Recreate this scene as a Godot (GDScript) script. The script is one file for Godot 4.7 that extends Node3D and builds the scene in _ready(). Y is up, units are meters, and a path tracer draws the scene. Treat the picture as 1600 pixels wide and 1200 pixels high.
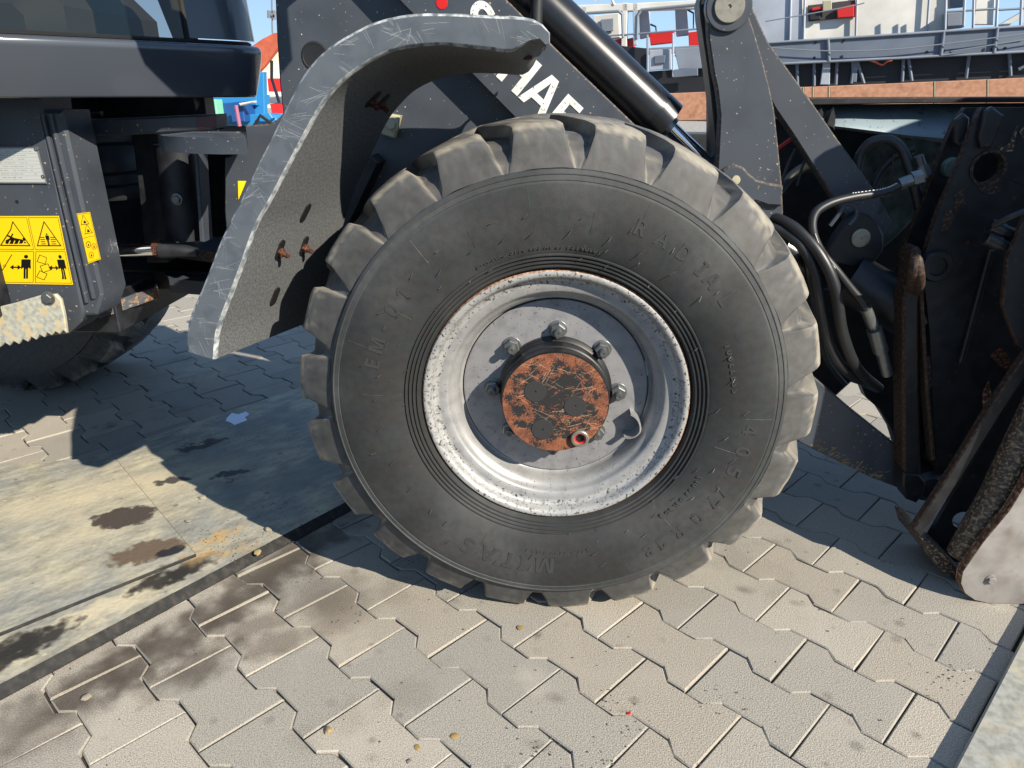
extends Node3D

const SUN := Vector3(1.2, 1.0, 1.04)
var mats := {}
var taken := {}


# ---------------------------------------------------------------- shapes
class Soup:
	var p := PackedVector3Array()
	var c := PackedColorArray()
	var col := Color.WHITE
	var xf := Transform3D.IDENTITY

	func tri(a: Vector3, b: Vector3, d: Vector3) -> void:
		p.append(xf * a); p.append(xf * b); p.append(xf * d)
		c.append(col); c.append(col); c.append(col)

	func quad(a: Vector3, b: Vector3, d: Vector3, e: Vector3) -> void:
		tri(a, b, d); tri(a, d, e)

	func ctri(a: Vector3, b: Vector3, d: Vector3, ca: Color, cb: Color, cd: Color) -> void:
		p.append(xf * a); p.append(xf * b); p.append(xf * d)
		c.append(ca); c.append(cb); c.append(cd)

	func mesh(m: Material, angle := 38.0) -> ArrayMesh:
		var n := p.size() / 3
		var fa := PackedVector3Array(); fa.resize(n)
		var fu := PackedVector3Array(); fu.resize(n)
		var at := {}
		for i in n:
			var v := (p[i * 3 + 1] - p[i * 3]).cross(p[i * 3 + 2] - p[i * 3])
			fa[i] = v
			fu[i] = v.normalized()
			for k in 3:
				var key := Vector3i((p[i * 3 + k] * 8000.0).round())
				if at.has(key):
					at[key].append(i)
				else:
					at[key] = PackedInt32Array([i])
		var lim := cos(deg_to_rad(angle))
		var V := PackedVector3Array(); V.resize(n * 3)
		var N := PackedVector3Array(); N.resize(n * 3)
		var C := PackedColorArray(); C.resize(n * 3)
		var order := [0, 2, 1]
		for i in n:
			for k in 3:
				var s: int = i * 3 + order[k]
				var sum := Vector3.ZERO
				for j in at[Vector3i((p[s] * 8000.0).round())]:
					if fu[j].dot(fu[i]) > lim:
						sum += fa[j]
				V[i * 3 + k] = p[s]
				N[i * 3 + k] = sum.normalized() if sum.length() > 1e-12 else fu[i]
				C[i * 3 + k] = c[s]
		var a := []; a.resize(Mesh.ARRAY_MAX)
		a[Mesh.ARRAY_VERTEX] = V; a[Mesh.ARRAY_NORMAL] = N; a[Mesh.ARRAY_COLOR] = C
		var am := ArrayMesh.new()
		am.add_surface_from_arrays(Mesh.PRIMITIVE_TRIANGLES, a)
		am.surface_set_material(0, m)
		return am


func pa(a: Array) -> PackedVector2Array:
	var r := PackedVector2Array()
	for i in range(0, a.size(), 2):
		r.append(Vector2(a[i], a[i + 1]))
	return r


func ccw(poly: PackedVector2Array) -> PackedVector2Array:
	var s := 0.0
	for i in poly.size():
		var b := poly[(i + 1) % poly.size()]
		s += poly[i].x * b.y - b.x * poly[i].y
	if s < 0:
		poly = poly.duplicate(); poly.reverse()
	return poly


func inset(poly: PackedVector2Array, b: float) -> PackedVector2Array:
	var r := PackedVector2Array()
	var n := poly.size()
	for i in n:
		var e1 := (poly[i] - poly[(i + n - 1) % n]).normalized()
		var e2 := (poly[(i + 1) % n] - poly[i]).normalized()
		var n1 := Vector2(e1.y, -e1.x)
		var n2 := Vector2(e2.y, -e2.x)
		r.append(poly[i] - (n1 + n2) / maxf(1.0 + n1.dot(n2), 0.35) * b)
	return r


func cap(s: Soup, poly: PackedVector2Array, z: float, front := true) -> void:
	var t := Geometry2D.triangulate_polygon(poly)
	for i in range(0, t.size(), 3):
		var a := poly[t[i]]; var b := poly[t[i + 1]]; var d := poly[t[i + 2]]
		var up := (b - a).cross(d - a) > 0
		if up == front:
			s.tri(Vector3(a.x, a.y, z), Vector3(b.x, b.y, z), Vector3(d.x, d.y, z))
		else:
			s.tri(Vector3(a.x, a.y, z), Vector3(d.x, d.y, z), Vector3(b.x, b.y, z))


# a plate with the outline poly, from z0 (front) back to z1, with a chamfered front edge; the edge may go into a mesh of its own
func prism(s: Soup, poly: PackedVector2Array, z0: float, z1: float, bevel := 0.003, edge: Soup = null) -> void:
	poly = ccw(poly)
	if edge == null:
		edge = s
	else:
		edge.xf = s.xf
	var inn := inset(poly, bevel) if bevel > 0 else poly
	cap(s, inn, z0)
	cap(s, poly, z1, false)
	var n := poly.size()
	for i in n:
		var j := (i + 1) % n
		var a := poly[i]; var b := poly[j]
		if bevel > 0:
			edge.quad(Vector3(inn[i].x, inn[i].y, z0), Vector3(a.x, a.y, z0 - bevel), Vector3(b.x, b.y, z0 - bevel), Vector3(inn[j].x, inn[j].y, z0))
		edge.quad(Vector3(a.x, a.y, z0 - bevel), Vector3(a.x, a.y, z1), Vector3(b.x, b.y, z1), Vector3(b.x, b.y, z0 - bevel))


func box(s: Soup, at: Vector3, size: Vector3, bevel := 0.003) -> void:
	var h := size / 2.0
	var o := s.xf
	s.xf = o * Transform3D(Basis.IDENTITY, at)
	var b := minf(bevel, minf(h.x, minf(h.y, h.z)) * 0.6)
	var poly := PackedVector2Array([Vector2(-h.x, -h.y + b), Vector2(-h.x + b, -h.y), Vector2(h.x - b, -h.y), Vector2(h.x, -h.y + b), Vector2(h.x, h.y - b), Vector2(h.x - b, h.y), Vector2(-h.x + b, h.y), Vector2(-h.x, h.y - b)])
	prism(s, poly, h.z, -h.z, b)
	s.xf = o


# a hole cut into an outline, joined to it by a slit
func holed(poly: PackedVector2Array, at: Vector2, r: float, n := 16) -> PackedVector2Array:
	poly = ccw(poly)
	var best := 0
	for i in poly.size():
		if poly[i].distance_to(at) < poly[best].distance_to(at):
			best = i
	var a0 := (poly[best] - at).angle()
	var out := PackedVector2Array()
	for i in poly.size():
		out.append(poly[i])
		if i == best:
			var side := (poly[best] - at).normalized().orthogonal() * 0.0004
			for k in n + 1:
				var a := a0 - TAU * k / n
				out.append(at + Vector2.from_angle(a) * r + (side if k == 0 else -side if k == n else Vector2.ZERO))
			out.append(poly[i] - side * 0.5)
	return out


func smooth_path(pts: Array, sub := 6) -> Array:
	var out := []
	for i in pts.size() - 1:
		var p0: Vector3 = pts[maxi(i - 1, 0)]
		var p1: Vector3 = pts[i]
		var p2: Vector3 = pts[i + 1]
		var p3: Vector3 = pts[mini(i + 2, pts.size() - 1)]
		for k in sub:
			var t := float(k) / sub
			out.append(0.5 * (2.0 * p1 + (p2 - p0) * t + (2.0 * p0 - 5.0 * p1 + 4.0 * p2 - p3) * t * t + (3.0 * p1 - p0 - 3.0 * p2 + p3) * t * t * t))
	out.append(pts[-1])
	return out


func tube(s: Soup, pts: Array, r: float, seg := 10, curved := true, r_end := -1.0) -> void:
	var path := smooth_path(pts) if curved and pts.size() > 2 else pts
	var side := Vector3.UP
	var rings := []
	for i in path.size():
		var d: Vector3 = (path[mini(i + 1, path.size() - 1)] - path[maxi(i - 1, 0)]).normalized()
		if absf(d.dot(side)) > 0.98:
			side = Vector3.RIGHT if absf(d.x) < 0.9 else Vector3.FORWARD
		var u := (side - d * side.dot(d)).normalized()
		side = u
		var v := d.cross(u)
		var rr := r if r_end < 0 else lerpf(r, r_end, float(i) / (path.size() - 1))
		var ring := []
		for k in seg:
			var a := TAU * k / seg
			ring.append(path[i] + (u * cos(a) + v * sin(a)) * rr)
		rings.append(ring)
	for i in rings.size() - 1:
		for k in seg:
			var k2 := (k + 1) % seg
			s.quad(rings[i][k], rings[i][k2], rings[i + 1][k2], rings[i + 1][k])
	for k in range(1, seg - 1):
		s.tri(rings[0][0], rings[0][k + 1], rings[0][k])
		s.tri(rings[-1][0], rings[-1][k], rings[-1][k + 1])


# profile of (radius, height along z), turned about z; runs so that the outside lies to its right seen from +r
func lathe(s: Soup, prof: PackedVector2Array, seg := 48, at := Vector3.ZERO) -> void:
	for i in prof.size() - 1:
		var a := prof[i]; var b := prof[i + 1]
		for k in seg:
			var t0 := TAU * k / seg; var t1 := TAU * (k + 1) / seg
			var a0 := at + Vector3(cos(t0) * a.x, sin(t0) * a.x, a.y)
			var a1 := at + Vector3(cos(t1) * a.x, sin(t1) * a.x, a.y)
			var b0 := at + Vector3(cos(t0) * b.x, sin(t0) * b.x, b.y)
			var b1 := at + Vector3(cos(t1) * b.x, sin(t1) * b.x, b.y)
			if a.x < 1e-5:
				s.tri(a0, b0, b1)
			elif b.x < 1e-5:
				s.tri(a0, b0, a1)
			else:
				s.quad(a0, b0, b1, a1)


func hexagon(r: float, n := 6, turn := 0.0, at := Vector2.ZERO) -> PackedVector2Array:
	var o := PackedVector2Array()
	for k in n:
		o.append(at + Vector2.from_angle(turn + TAU * k / n) * r)
	return o


# a hexagon head on a washer at a spot on a face that looks along +z
func bolt(s: Soup, at: Vector3, r: float, h: float, stud := 0.0) -> void:
	var o := s.xf
	s.xf = o * Transform3D(Basis.IDENTITY, at)
	lathe(s, pa([r * 1.35, 0, r * 1.35, h * 0.25, r * 1.2, h * 0.3, 0, h * 0.3]), 20)
	prism(s, hexagon(r, 6, 0.3), h, h * 0.2, r * 0.12)
	if stud > 0:
		lathe(s, pa([r * 0.55, h * 0.9, r * 0.55, h + stud * 0.85, r * 0.42, h + stud, 0, h + stud]), 14)
	s.xf = o


# ---------------------------------------------------------------- objects
func numbered(called: String) -> String:
	taken[called] = taken.get(called, -1) + 1
	return called if taken[called] == 0 else "%s_%03d" % [called, taken[called]]


func obj(called: String, s, m: Material, parent: Node = self, angle := 38.0) -> MeshInstance3D:
	var o := MeshInstance3D.new()
	o.mesh = s.mesh(m, angle) if s is Soup else s
	if not s is Soup:
		o.material_override = m
	o.name = numbered(called) if parent == self else called
	parent.add_child(o, true)
	return o


func tag(o: Node, label: String, category := "", group := "", kind := "") -> Node:
	if label: o.set_meta("label", label)
	if category: o.set_meta("category", category)
	if group: o.set_meta("group", group)
	if kind: o.set_meta("kind", kind)
	return o


func thing(called: String, label: String, category: String, at := Vector3.ZERO, group := "") -> Node3D:
	var o := Node3D.new()
	o.name = numbered(called)
	add_child(o)
	o.position = at
	tag(o, label, category, group)
	return o


func part(called: String, parent: Node, at := Vector3.ZERO) -> Node3D:
	var o := Node3D.new()
	o.name = called
	parent.add_child(o, true)
	o.position = at
	return o


# a plate as a part of its own, with its worn edge as a sub-part
func plate(called: String, poly: PackedVector2Array, z0: float, thick: float, m: Material, parent: Node, edge_m: Material = null, bevel := 0.003) -> MeshInstance3D:
	var s := Soup.new()
	var e: Soup = Soup.new() if edge_m else null
	prism(s, poly, z0, z0 - thick, bevel, e)
	var o := obj(called, s, m, parent)
	if edge_m:
		obj("worn_edge", e, edge_m, o)
	return o


# a flat picture: corners top left, top right, bottom right, bottom left seen from its front
func picture(called: String, a: Vector3, b: Vector3, c: Vector3, d: Vector3, m: Material, parent: Node) -> MeshInstance3D:
	var arr := []; arr.resize(Mesh.ARRAY_MAX)
	var n := (d - a).cross(b - a).normalized()
	arr[Mesh.ARRAY_VERTEX] = PackedVector3Array([a, b, c, a, c, d])
	arr[Mesh.ARRAY_NORMAL] = PackedVector3Array([n, n, n, n, n, n])
	arr[Mesh.ARRAY_TEX_UV] = PackedVector2Array([Vector2(0, 0), Vector2(1, 0), Vector2(1, 1), Vector2(0, 0), Vector2(1, 1), Vector2(0, 1)])
	var am := ArrayMesh.new()
	am.add_surface_from_arrays(Mesh.PRIMITIVE_TRIANGLES, arr)
	return obj(called, am, m, parent)


# ---------------------------------------------------------------- materials
func lin(r: float, g: float, b: float) -> Color:
	return Color(r, g, b).linear_to_srgb()


func noise(f: float, octaves := 4, sd := 1, type := FastNoiseLite.TYPE_SIMPLEX_SMOOTH) -> FastNoiseLite:
	var n := FastNoiseLite.new()
	n.noise_type = type
	n.frequency = f
	n.seed = sd
	n.fractal_octaves = octaves
	n.fractal_type = FastNoiseLite.FRACTAL_FBM if octaves > 1 else FastNoiseLite.FRACTAL_NONE
	return n


func ramp(stops: Array) -> Gradient:
	var g := Gradient.new()
	var o := PackedFloat32Array(); var c := PackedColorArray()
	for i in range(0, stops.size(), 2):
		o.append(stops[i]); c.append(stops[i + 1])
	g.offsets = o; g.colors = c
	return g


func noise_tex(n: FastNoiseLite, g: Gradient, size := 512) -> NoiseTexture2D:
	var t := NoiseTexture2D.new()
	t.width = size; t.height = size
	t.seamless = true
	t.seamless_blend_skirt = 0.2
	t.noise = n
	t.color_ramp = g
	return t


func grey(v: float, a := 1.0) -> Color:
	return Color(v, v, v, a)


func base(called: String, colour: Color, rough := 0.6, metal := 0.0) -> StandardMaterial3D:
	var m := StandardMaterial3D.new()
	m.resource_name = called
	m.albedo_color = colour
	m.roughness = rough
	m.metallic = metal
	mats[called] = m
	return m


# gives a material a mottled look (layer 1) and, when chips is set, chips or stains (layer 2), both laid out in metres
func mottled(m: StandardMaterial3D, tex: Texture2D, per_metre: float, chips: Texture2D = null, chips_per_metre := 1.0) -> StandardMaterial3D:
	m.albedo_texture = tex
	m.uv1_triplanar = true
	m.uv1_world_triplanar = true
	m.uv1_scale = Vector3.ONE * per_metre
	m.uv1_offset = Vector3(0.13, 0.37, 0.71)
	if chips:
		m.detail_enabled = true
		m.detail_albedo = chips
		m.detail_uv_layer = BaseMaterial3D.DETAIL_UV_2
		m.uv2_triplanar = true
		m.uv2_world_triplanar = true
		m.uv2_scale = Vector3.ONE * chips_per_metre
		m.uv2_offset = Vector3(0.3, 0.1, 0.6)
	return m


func rough_map(m: StandardMaterial3D, t: Texture2D) -> void:
	m.roughness_texture = t
	m.roughness_texture_channel = BaseMaterial3D.TEXTURE_CHANNEL_RED


func relief(m: StandardMaterial3D, t: Texture2D, cm: float) -> void:
	m.heightmap_enabled = true
	m.heightmap_texture = t
	m.heightmap_scale = cm


func line(im: Image, a: Vector2, b: Vector2, w: float, c: Color) -> void:
	var n := int(a.distance_to(b) * 1.6) + 1
	for i in n + 1:
		var p := a.lerp(b, float(i) / n)
		var r := maxf(w, 0.5)
		for y in range(int(p.y - r), int(p.y + r) + 1):
			for x in range(int(p.x - r), int(p.x + r) + 1):
				if x >= 0 and y >= 0 and x < im.get_width() and y < im.get_height() and Vector2(x, y).distance_to(p) <= r:
					im.set_pixel(x, y, im.get_pixel(x, y).blend(c) if im.get_pixel(x, y).a > 0.0 else c)


func fill(im: Image, poly: PackedVector2Array, c: Color) -> void:
	var lo := poly[0]; var hi := poly[0]
	for v in poly:
		lo = lo.min(v); hi = hi.max(v)
	for y in range(maxi(int(lo.y), 0), mini(int(hi.y) + 1, im.get_height())):
		for x in range(maxi(int(lo.x), 0), mini(int(hi.x) + 1, im.get_width())):
			if Geometry2D.is_point_in_polygon(Vector2(x, y), poly):
				im.set_pixel(x, y, c)


func outline(im: Image, poly: PackedVector2Array, w: float, c: Color) -> void:
	for i in poly.size():
		line(im, poly[i], poly[(i + 1) % poly.size()], w, c)


func pixmap(im: Image) -> ImageTexture:
	return ImageTexture.create_from_image(im)


func pic_mat(called: String, im: Image, rough := 0.4) -> StandardMaterial3D:
	var m := base(called, Color.WHITE, rough)
	m.albedo_texture = pixmap(im)
	m.texture_repeat = false
	return m


func make_materials() -> void:
	# mottling, chips and relief shared by several materials
	var soft := noise_tex(noise(0.012, 5, 3), ramp([0.0, grey(0.82), 0.5, grey(0.95), 1.0, Color(1.0, 0.99, 0.97)]))
	var grime := noise_tex(noise(0.02, 6, 5), ramp([0.0, grey(0.45), 0.45, grey(0.8), 0.7, grey(1.0), 1.0, Color(1.0, 0.95, 0.86)]))
	var clear := Color(0.75, 0.68, 0.55, 0.0)
	var chips := noise_tex(noise(0.05, 3, 11), ramp([0.0, clear, 0.855, clear, 0.865, Color(0.78, 0.7, 0.58, 0.9), 0.91, Color(0.7, 0.6, 0.48, 1.0), 0.93, Color(0.45, 0.24, 0.13, 1.0), 1.0, Color(0.4, 0.2, 0.1, 1.0)]))
	var specks := noise_tex(noise(0.09, 2, 21), ramp([0.0, Color(0.8, 0.8, 0.78, 0.0), 0.88, Color(0.8, 0.8, 0.78, 0.0), 0.9, Color(0.8, 0.8, 0.78, 0.85), 1.0, Color(0.9, 0.9, 0.88, 1.0)]))
	var rust_spots := noise_tex(noise(0.03, 5, 31), ramp([0.0, Color(0.25, 0.13, 0.08, 0.0), 0.78, Color(0.25, 0.13, 0.08, 0.0), 0.82, Color(0.22, 0.13, 0.09, 0.85), 0.92, Color(0.3, 0.17, 0.1, 1.0), 1.0, Color(0.45, 0.35, 0.28, 1.0)]))
	var dark_specks := noise_tex(noise(0.06, 3, 41), ramp([0.0, Color(0.06, 0.05, 0.05, 0.0), 0.80, Color(0.06, 0.05, 0.05, 0.0), 0.82, Color(0.06, 0.05, 0.05, 1.0), 1.0, Color(0.22, 0.12, 0.07, 1.0)]))
	var fine := noise_tex(noise(0.25, 3, 51), ramp([0.0, Color.BLACK, 1.0, Color.WHITE]))
	var coarse := noise_tex(noise(0.06, 4, 61), ramp([0.0, Color.BLACK, 1.0, Color.WHITE]))
	var rub := noise_tex(noise(0.03, 5, 71), ramp([0.0, grey(0.78), 0.5, grey(0.92), 0.75, grey(0.97), 1.0, grey(1.0)]))
	var worn := noise_tex(noise(0.03, 5, 81), ramp([0.0, Color(0.2, 0.11, 0.07), 0.35, Color(0.33, 0.2, 0.12), 0.55, Color(0.5, 0.33, 0.22), 0.75, Color(0.72, 0.62, 0.5), 1.0, Color(0.85, 0.8, 0.7)]))
	var rusty := noise_tex(noise(0.02, 6, 91), ramp([0.0, Color(0.62, 0.45, 0.36), 0.5, Color(0.69, 0.52, 0.42), 1.0, Color(0.76, 0.60, 0.49)]))

	var m := mottled(base("anthracite_paint", lin(0.050, 0.059, 0.074), 0.4), soft, 1.3, chips, 3.3)
	m = mottled(base("plain_anthracite_paint", lin(0.052, 0.060, 0.074), 0.4), soft, 1.1, specks, 2.6)
	m = mottled(base("black_paint", lin(0.012, 0.0125, 0.015), 0.45), grime, 2.0, rust_spots, 1.7)
	m = mottled(base("dark_frame_paint", lin(0.016, 0.018, 0.023), 0.5), grime, 2.0)
	m = mottled(base("gloss_black", lin(0.012, 0.013, 0.016), 0.3), soft, 2.0)
	rough_map(m, noise_tex(noise(0.02, 5, 17), ramp([0.0, grey(0.8), 1.0, grey(1.0)])))
	m = mottled(base("worn_edge", Color(0.85, 0.85, 0.85), 0.75), worn, 5.0)
	m = mottled(base("dark_rust_edge", Color(0.44, 0.42, 0.41), 0.7), worn, 6.0)
	m = mottled(base("chipped_edge", Color(0.75, 0.72, 0.68), 0.7), noise_tex(noise(0.045, 5, 14), ramp([0.0, Color(0.25, 0.27, 0.3), 0.66, Color(0.33, 0.34, 0.36), 0.69, Color(0.72, 0.65, 0.53), 0.78, Color(0.66, 0.56, 0.42), 0.84, Color(0.55, 0.34, 0.2), 1.0, Color(0.6, 0.42, 0.28)])), 4.5)
	m = mottled(base("foot_edge", Color(0.9, 0.9, 0.9), 0.65), noise_tex(noise(0.022, 5, 16), ramp([0.0, Color(0.30, 0.32, 0.36), 0.58, Color(0.34, 0.36, 0.39), 0.61, Color(0.75, 0.66, 0.5), 0.70, Color(0.6, 0.42, 0.28), 0.8, Color(0.5, 0.3, 0.17), 1.0, Color(0.6, 0.42, 0.28)])), 2.6)
	m = mottled(base("rusty_steel", Color(0.95, 0.92, 0.90), 0.85), rusty, 0.5, noise_tex(noise(0.02, 5, 19), ramp([0.0, Color(0.3, 0.17, 0.1, 0.0), 0.6, Color(0.3, 0.17, 0.1, 0.0), 0.8, Color(0.45, 0.28, 0.2, 0.4), 1.0, Color(0.4, 0.25, 0.17, 0.6)])), 0.15)
	m = mottled(base("rust_lump", Color(0.6, 0.47, 0.41), 0.85), worn, 8.0)
	m = mottled(base("worn_tube_paint", Color(1.0, 0.98, 0.95), 0.5), noise_tex(noise(0.05, 6, 23), ramp([0.0, Color(0.13, 0.12, 0.115), 0.45, Color(0.2, 0.17, 0.15), 0.58, Color(0.33, 0.28, 0.23), 0.70, Color(0.66, 0.57, 0.45), 0.82, Color(0.45, 0.38, 0.31), 1.0, Color(0.8, 0.72, 0.58)])), 4.2)
	m = mottled(base("fender_plastic", lin(0.088, 0.103, 0.123), 0.5), soft, 3.0)
	m = mottled(base("fender_inside", lin(0.135, 0.142, 0.146), 0.85), noise_tex(noise(0.16, 4, 25), ramp([0.0, grey(0.55), 0.45, grey(0.76), 0.65, grey(0.95), 1.0, grey(1.0)])), 2.2)
	relief(m, fine, 0.03)
	m = mottled(base("tyre_rubber", Color.WHITE, 0.72), rub, 3.1)
	m.vertex_color_use_as_albedo = true
	relief(m, fine, 0.025)
	m = mottled(base("hose_rubber", lin(0.016, 0.017, 0.019), 0.42), rub, 4.0)
	m = mottled(base("rim_paint", Color(0.62, 0.62, 0.62), 0.4, 0.3), soft, 4.0, dark_specks, 5.0)
	mottled(base("flange_paint", Color(0.66, 0.66, 0.655), 0.42, 0.25), soft, 4.0, noise_tex(noise(0.05, 4, 42), ramp([0.0, Color(0.08, 0.07, 0.07, 0.0), 0.68, Color(0.08, 0.07, 0.07, 0.0), 0.70, Color(0.08, 0.07, 0.07, 1.0), 0.84, Color(0.12, 0.09, 0.07, 1.0), 0.87, Color(0.42, 0.24, 0.14, 1.0), 1.0, Color(0.5, 0.3, 0.18, 1.0)])), 4.2)
	m = mottled(base("disc_paint", Color(0.55, 0.55, 0.56), 0.4, 0.25), soft, 4.0, noise_tex(noise(0.11, 2, 43), ramp([0.0, Color(0.2, 0.2, 0.2, 0.0), 0.8, Color(0.2, 0.2, 0.2, 0.0), 0.83, Color(0.25, 0.24, 0.23, 0.8), 1.0, Color(0.2, 0.2, 0.2, 1.0)])), 2.3)
	m = mottled(base("rim_rust", Color(0.85, 0.78, 0.72), 0.8), noise_tex(noise(0.05, 4, 44), ramp([0.0, Color(0.5, 0.28, 0.15), 0.45, Color(0.6, 0.4, 0.26), 0.6, Color(0.85, 0.83, 0.8), 1.0, Color(0.9, 0.9, 0.9)])), 5.0)
	m = mottled(base("zinc", Color(0.50, 0.51, 0.51), 0.36, 0.75), soft, 6.0)
	m = mottled(base("galvanised", Color(0.80, 0.80, 0.75), 0.55, 0.3), noise_tex(noise(0.04, 4, 45), ramp([0.0, grey(0.7), 0.5, grey(0.85), 1.0, Color(1.0, 0.97, 0.88)])), 3.0, noise_tex(noise(0.02, 5, 46), ramp([0.0, Color(0.8, 0.72, 0.55, 0.0), 0.55, Color(0.8, 0.72, 0.55, 0.0), 0.7, Color(0.8, 0.72, 0.55, 0.8), 1.0, Color(0.72, 0.64, 0.5, 0.9)])), 2.0)
	base("chrome", Color(0.85, 0.86, 0.88), 0.12, 1.0)
	m = mottled(base("pin_steel", Color(0.6, 0.58, 0.53), 0.4, 0.6), soft, 8.0)
	m = mottled(base("bucket_steel", Color(0.63, 0.62, 0.61), 0.48, 0.35), noise_tex(noise(0.015, 6, 47), ramp([0.0, Color(0.75, 0.72, 0.7), 0.5, Color(0.9, 0.89, 0.88), 1.0, Color(1, 1, 1)])), 1.4, noise_tex(noise(0.02, 5, 48), ramp([0.0, Color(0.5, 0.4, 0.33, 0.0), 0.6, Color(0.5, 0.4, 0.33, 0.0), 1.0, Color(0.45, 0.36, 0.3, 0.5)])), 3.0)
	m = mottled(base("bucket_grey", Color(0.50, 0.565, 0.60), 0.5), soft, 1.2, rust_spots, 2.2)
	m = mottled(base("bucket_wall_paint", Color(0.36, 0.42, 0.4), 0.6), grime, 1.6, rust_spots, 1.0)
	var wl := mottled(base("lettering_white", Color(0.88, 0.88, 0.86), 0.5), soft, 3.0, noise_tex(noise(0.12, 2, 49), ramp([0.0, Color(0.2, 0.2, 0.22, 0.0), 0.78, Color(0.2, 0.2, 0.22, 0.0), 0.8, Color(0.2, 0.2, 0.22, 1.0), 1.0, Color(0.2, 0.2, 0.22, 1.0)])), 2.2)
	wl.roughness = 0.5
	base("red_paint", Color(0.72, 0.07, 0.06), 0.45)
	base("cream_part", Color(0.62, 0.6, 0.5), 0.6)
	base("cab_paint", lin(0.046, 0.054, 0.068), 0.25)
	mats.cab_paint.clearcoat_enabled = true
	mats.cab_paint.clearcoat = 0.6
	mats.cab_paint.clearcoat_roughness = 0.06
	var gl := base("cab_glass", Color(0.06, 0.11, 0.13, 0.55), 0.03)
	gl.transparency = BaseMaterial3D.TRANSPARENCY_ALPHA
	base("seal_rubber", lin(0.01, 0.01, 0.011), 0.5)
	base("glass_frit", lin(0.01, 0.01, 0.012), 0.3)
	base("cab_inside", Color(0.3, 0.29, 0.26), 0.8)

	# concrete of the pavers, five tones, all sharing the oil and wet stains of the yard
	var speck := noise_tex(noise(0.32, 3, 7), ramp([0.0, Color(0.42, 0.41, 0.4), 0.36, Color(0.78, 0.775, 0.77), 0.55, Color(0.94, 0.93, 0.92), 1.0, Color(1, 1, 1)]), 512)
	var stains := yard_stains()
	var tones := [Vector3(0.412, 0.388, 0.334), Vector3(0.375, 0.356, 0.311), Vector3(0.455, 0.424, 0.362), Vector3(0.40, 0.367, 0.31), Vector3(0.35, 0.335, 0.298)]
	for i in tones.size():
		m = base("paver_concrete_%d" % i, lin(tones[i].x, tones[i].y, tones[i].z), 0.9)
		mottled(m, speck, 2.3, stains, 0.25)
		m.uv1_offset = Vector3(0.17 * i, 0.3, 0.41 * i)
		m.uv2_offset = Vector3(0.5, 0.0, 0.5)
		relief(m, fine, 0.09)
	m = mottled(base("joint_sand", lin(0.075, 0.066, 0.056), 1.0), noise_tex(noise(0.1, 5, 8), ramp([0.0, grey(0.4), 1.0, Color(1, 0.97, 0.9)])), 3.0)
	m = mottled(base("quay_concrete", lin(0.36, 0.34, 0.30), 0.95), noise_tex(noise(0.03, 6, 9), ramp([0.0, grey(0.75), 0.5, grey(0.9), 1.0, grey(1.0)])), 0.4)
	m = mottled(base("grit", lin(0.33, 0.29, 0.22), 0.95), coarse, 10.0)
	base("leaf_yellow", Color(0.55, 0.45, 0.25), 0.8)
	base("dry_mud", Color(0.56, 0.48, 0.34), 0.95)
	base("stone_grey", Color(0.5, 0.47, 0.42), 0.9)
	var pm := base("mat_surface", Color(0.94, 0.94, 0.94), 0.66)
	mottled(pm, noise_tex(noise(0.25, 4, 10), ramp([0.0, grey(0.7), 0.5, grey(0.9), 1.0, grey(1.0)])), 2.0, plate_dirt(), 0.45)
	pm.uv2_offset = Vector3(1.04, 0.0, 0.68)
	relief(pm, coarse, 0.08)
	var pr := mottled(base("right_plate_surface", lin(0.33, 0.335, 0.315), 0.6), noise_tex(noise(0.05, 5, 12), ramp([0.0, Color(0.75, 0.75, 0.73), 0.5, Color(0.9, 0.9, 0.88), 1.0, Color(1, 1, 1)])), 1.6, noise_tex(noise(0.02, 5, 13), ramp([0.0, Color(0.74, 0.66, 0.52, 0.0), 0.45, Color(0.74, 0.66, 0.52, 0.0), 0.75, Color(0.70, 0.66, 0.56, 0.35), 1.0, Color(0.70, 0.66, 0.56, 0.5)])), 1.0)
	relief(pr, coarse, 0.06)
	m = mottled(base("plate_edge", lin(0.05, 0.049, 0.047), 0.8), noise_tex(noise(0.04, 6, 18), ramp([0.0, grey(0.3), 0.4, grey(0.5), 0.62, grey(0.75), 0.75, Color(1.0, 0.92, 0.8), 1.0, Color(1.0, 0.9, 0.75)])), 2.4)
	relief(m, coarse, 0.1)
	base("pale_blue_patch", Color(0.80, 0.86, 0.96), 0.3)

	# the harbour
	var hull := noise_tex(noise(0.01, 5, 15), ramp([0.0, grey(0.8), 1.0, grey(1.0)]))
	mottled(base("ship_white", Color(0.86, 0.85, 0.82), 0.5), hull, 0.1)
	mottled(base("ship_pale_grey", Color(0.66, 0.69, 0.74), 0.5), hull, 0.1)
	mottled(base("ship_grey", Color(0.40, 0.44, 0.50), 0.55), hull, 0.1)
	mottled(base("ship_mid_grey", Color(0.52, 0.55, 0.60), 0.55), hull, 0.1)
	mottled(base("ship_dark", Color(0.09, 0.10, 0.13), 0.6), hull, 0.1)
	base("ship_red", Color(0.72, 0.1, 0.09), 0.5)
	base("ship_recess", Color(0.22, 0.2, 0.2), 0.7)
	base("rope", Color(0.75, 0.35, 0.25), 0.9)
	base("house_wall", Color(0.88, 0.83, 0.74), 0.9)
	mottled(base("roof_tile", Color(0.72, 0.36, 0.26), 0.9), hull, 0.3)
	base("machine_blue", Color(0.16, 0.47, 0.68), 0.45)
	base("machine_deep_blue", Color(0.1, 0.27, 0.5), 0.45)
	base("mint_green", Color(0.45, 0.72, 0.6), 0.6)
	base("stripe_red", Color(0.78, 0.14, 0.14), 0.5)
	base("stripe_white", Color(0.88, 0.86, 0.84), 0.5)
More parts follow.
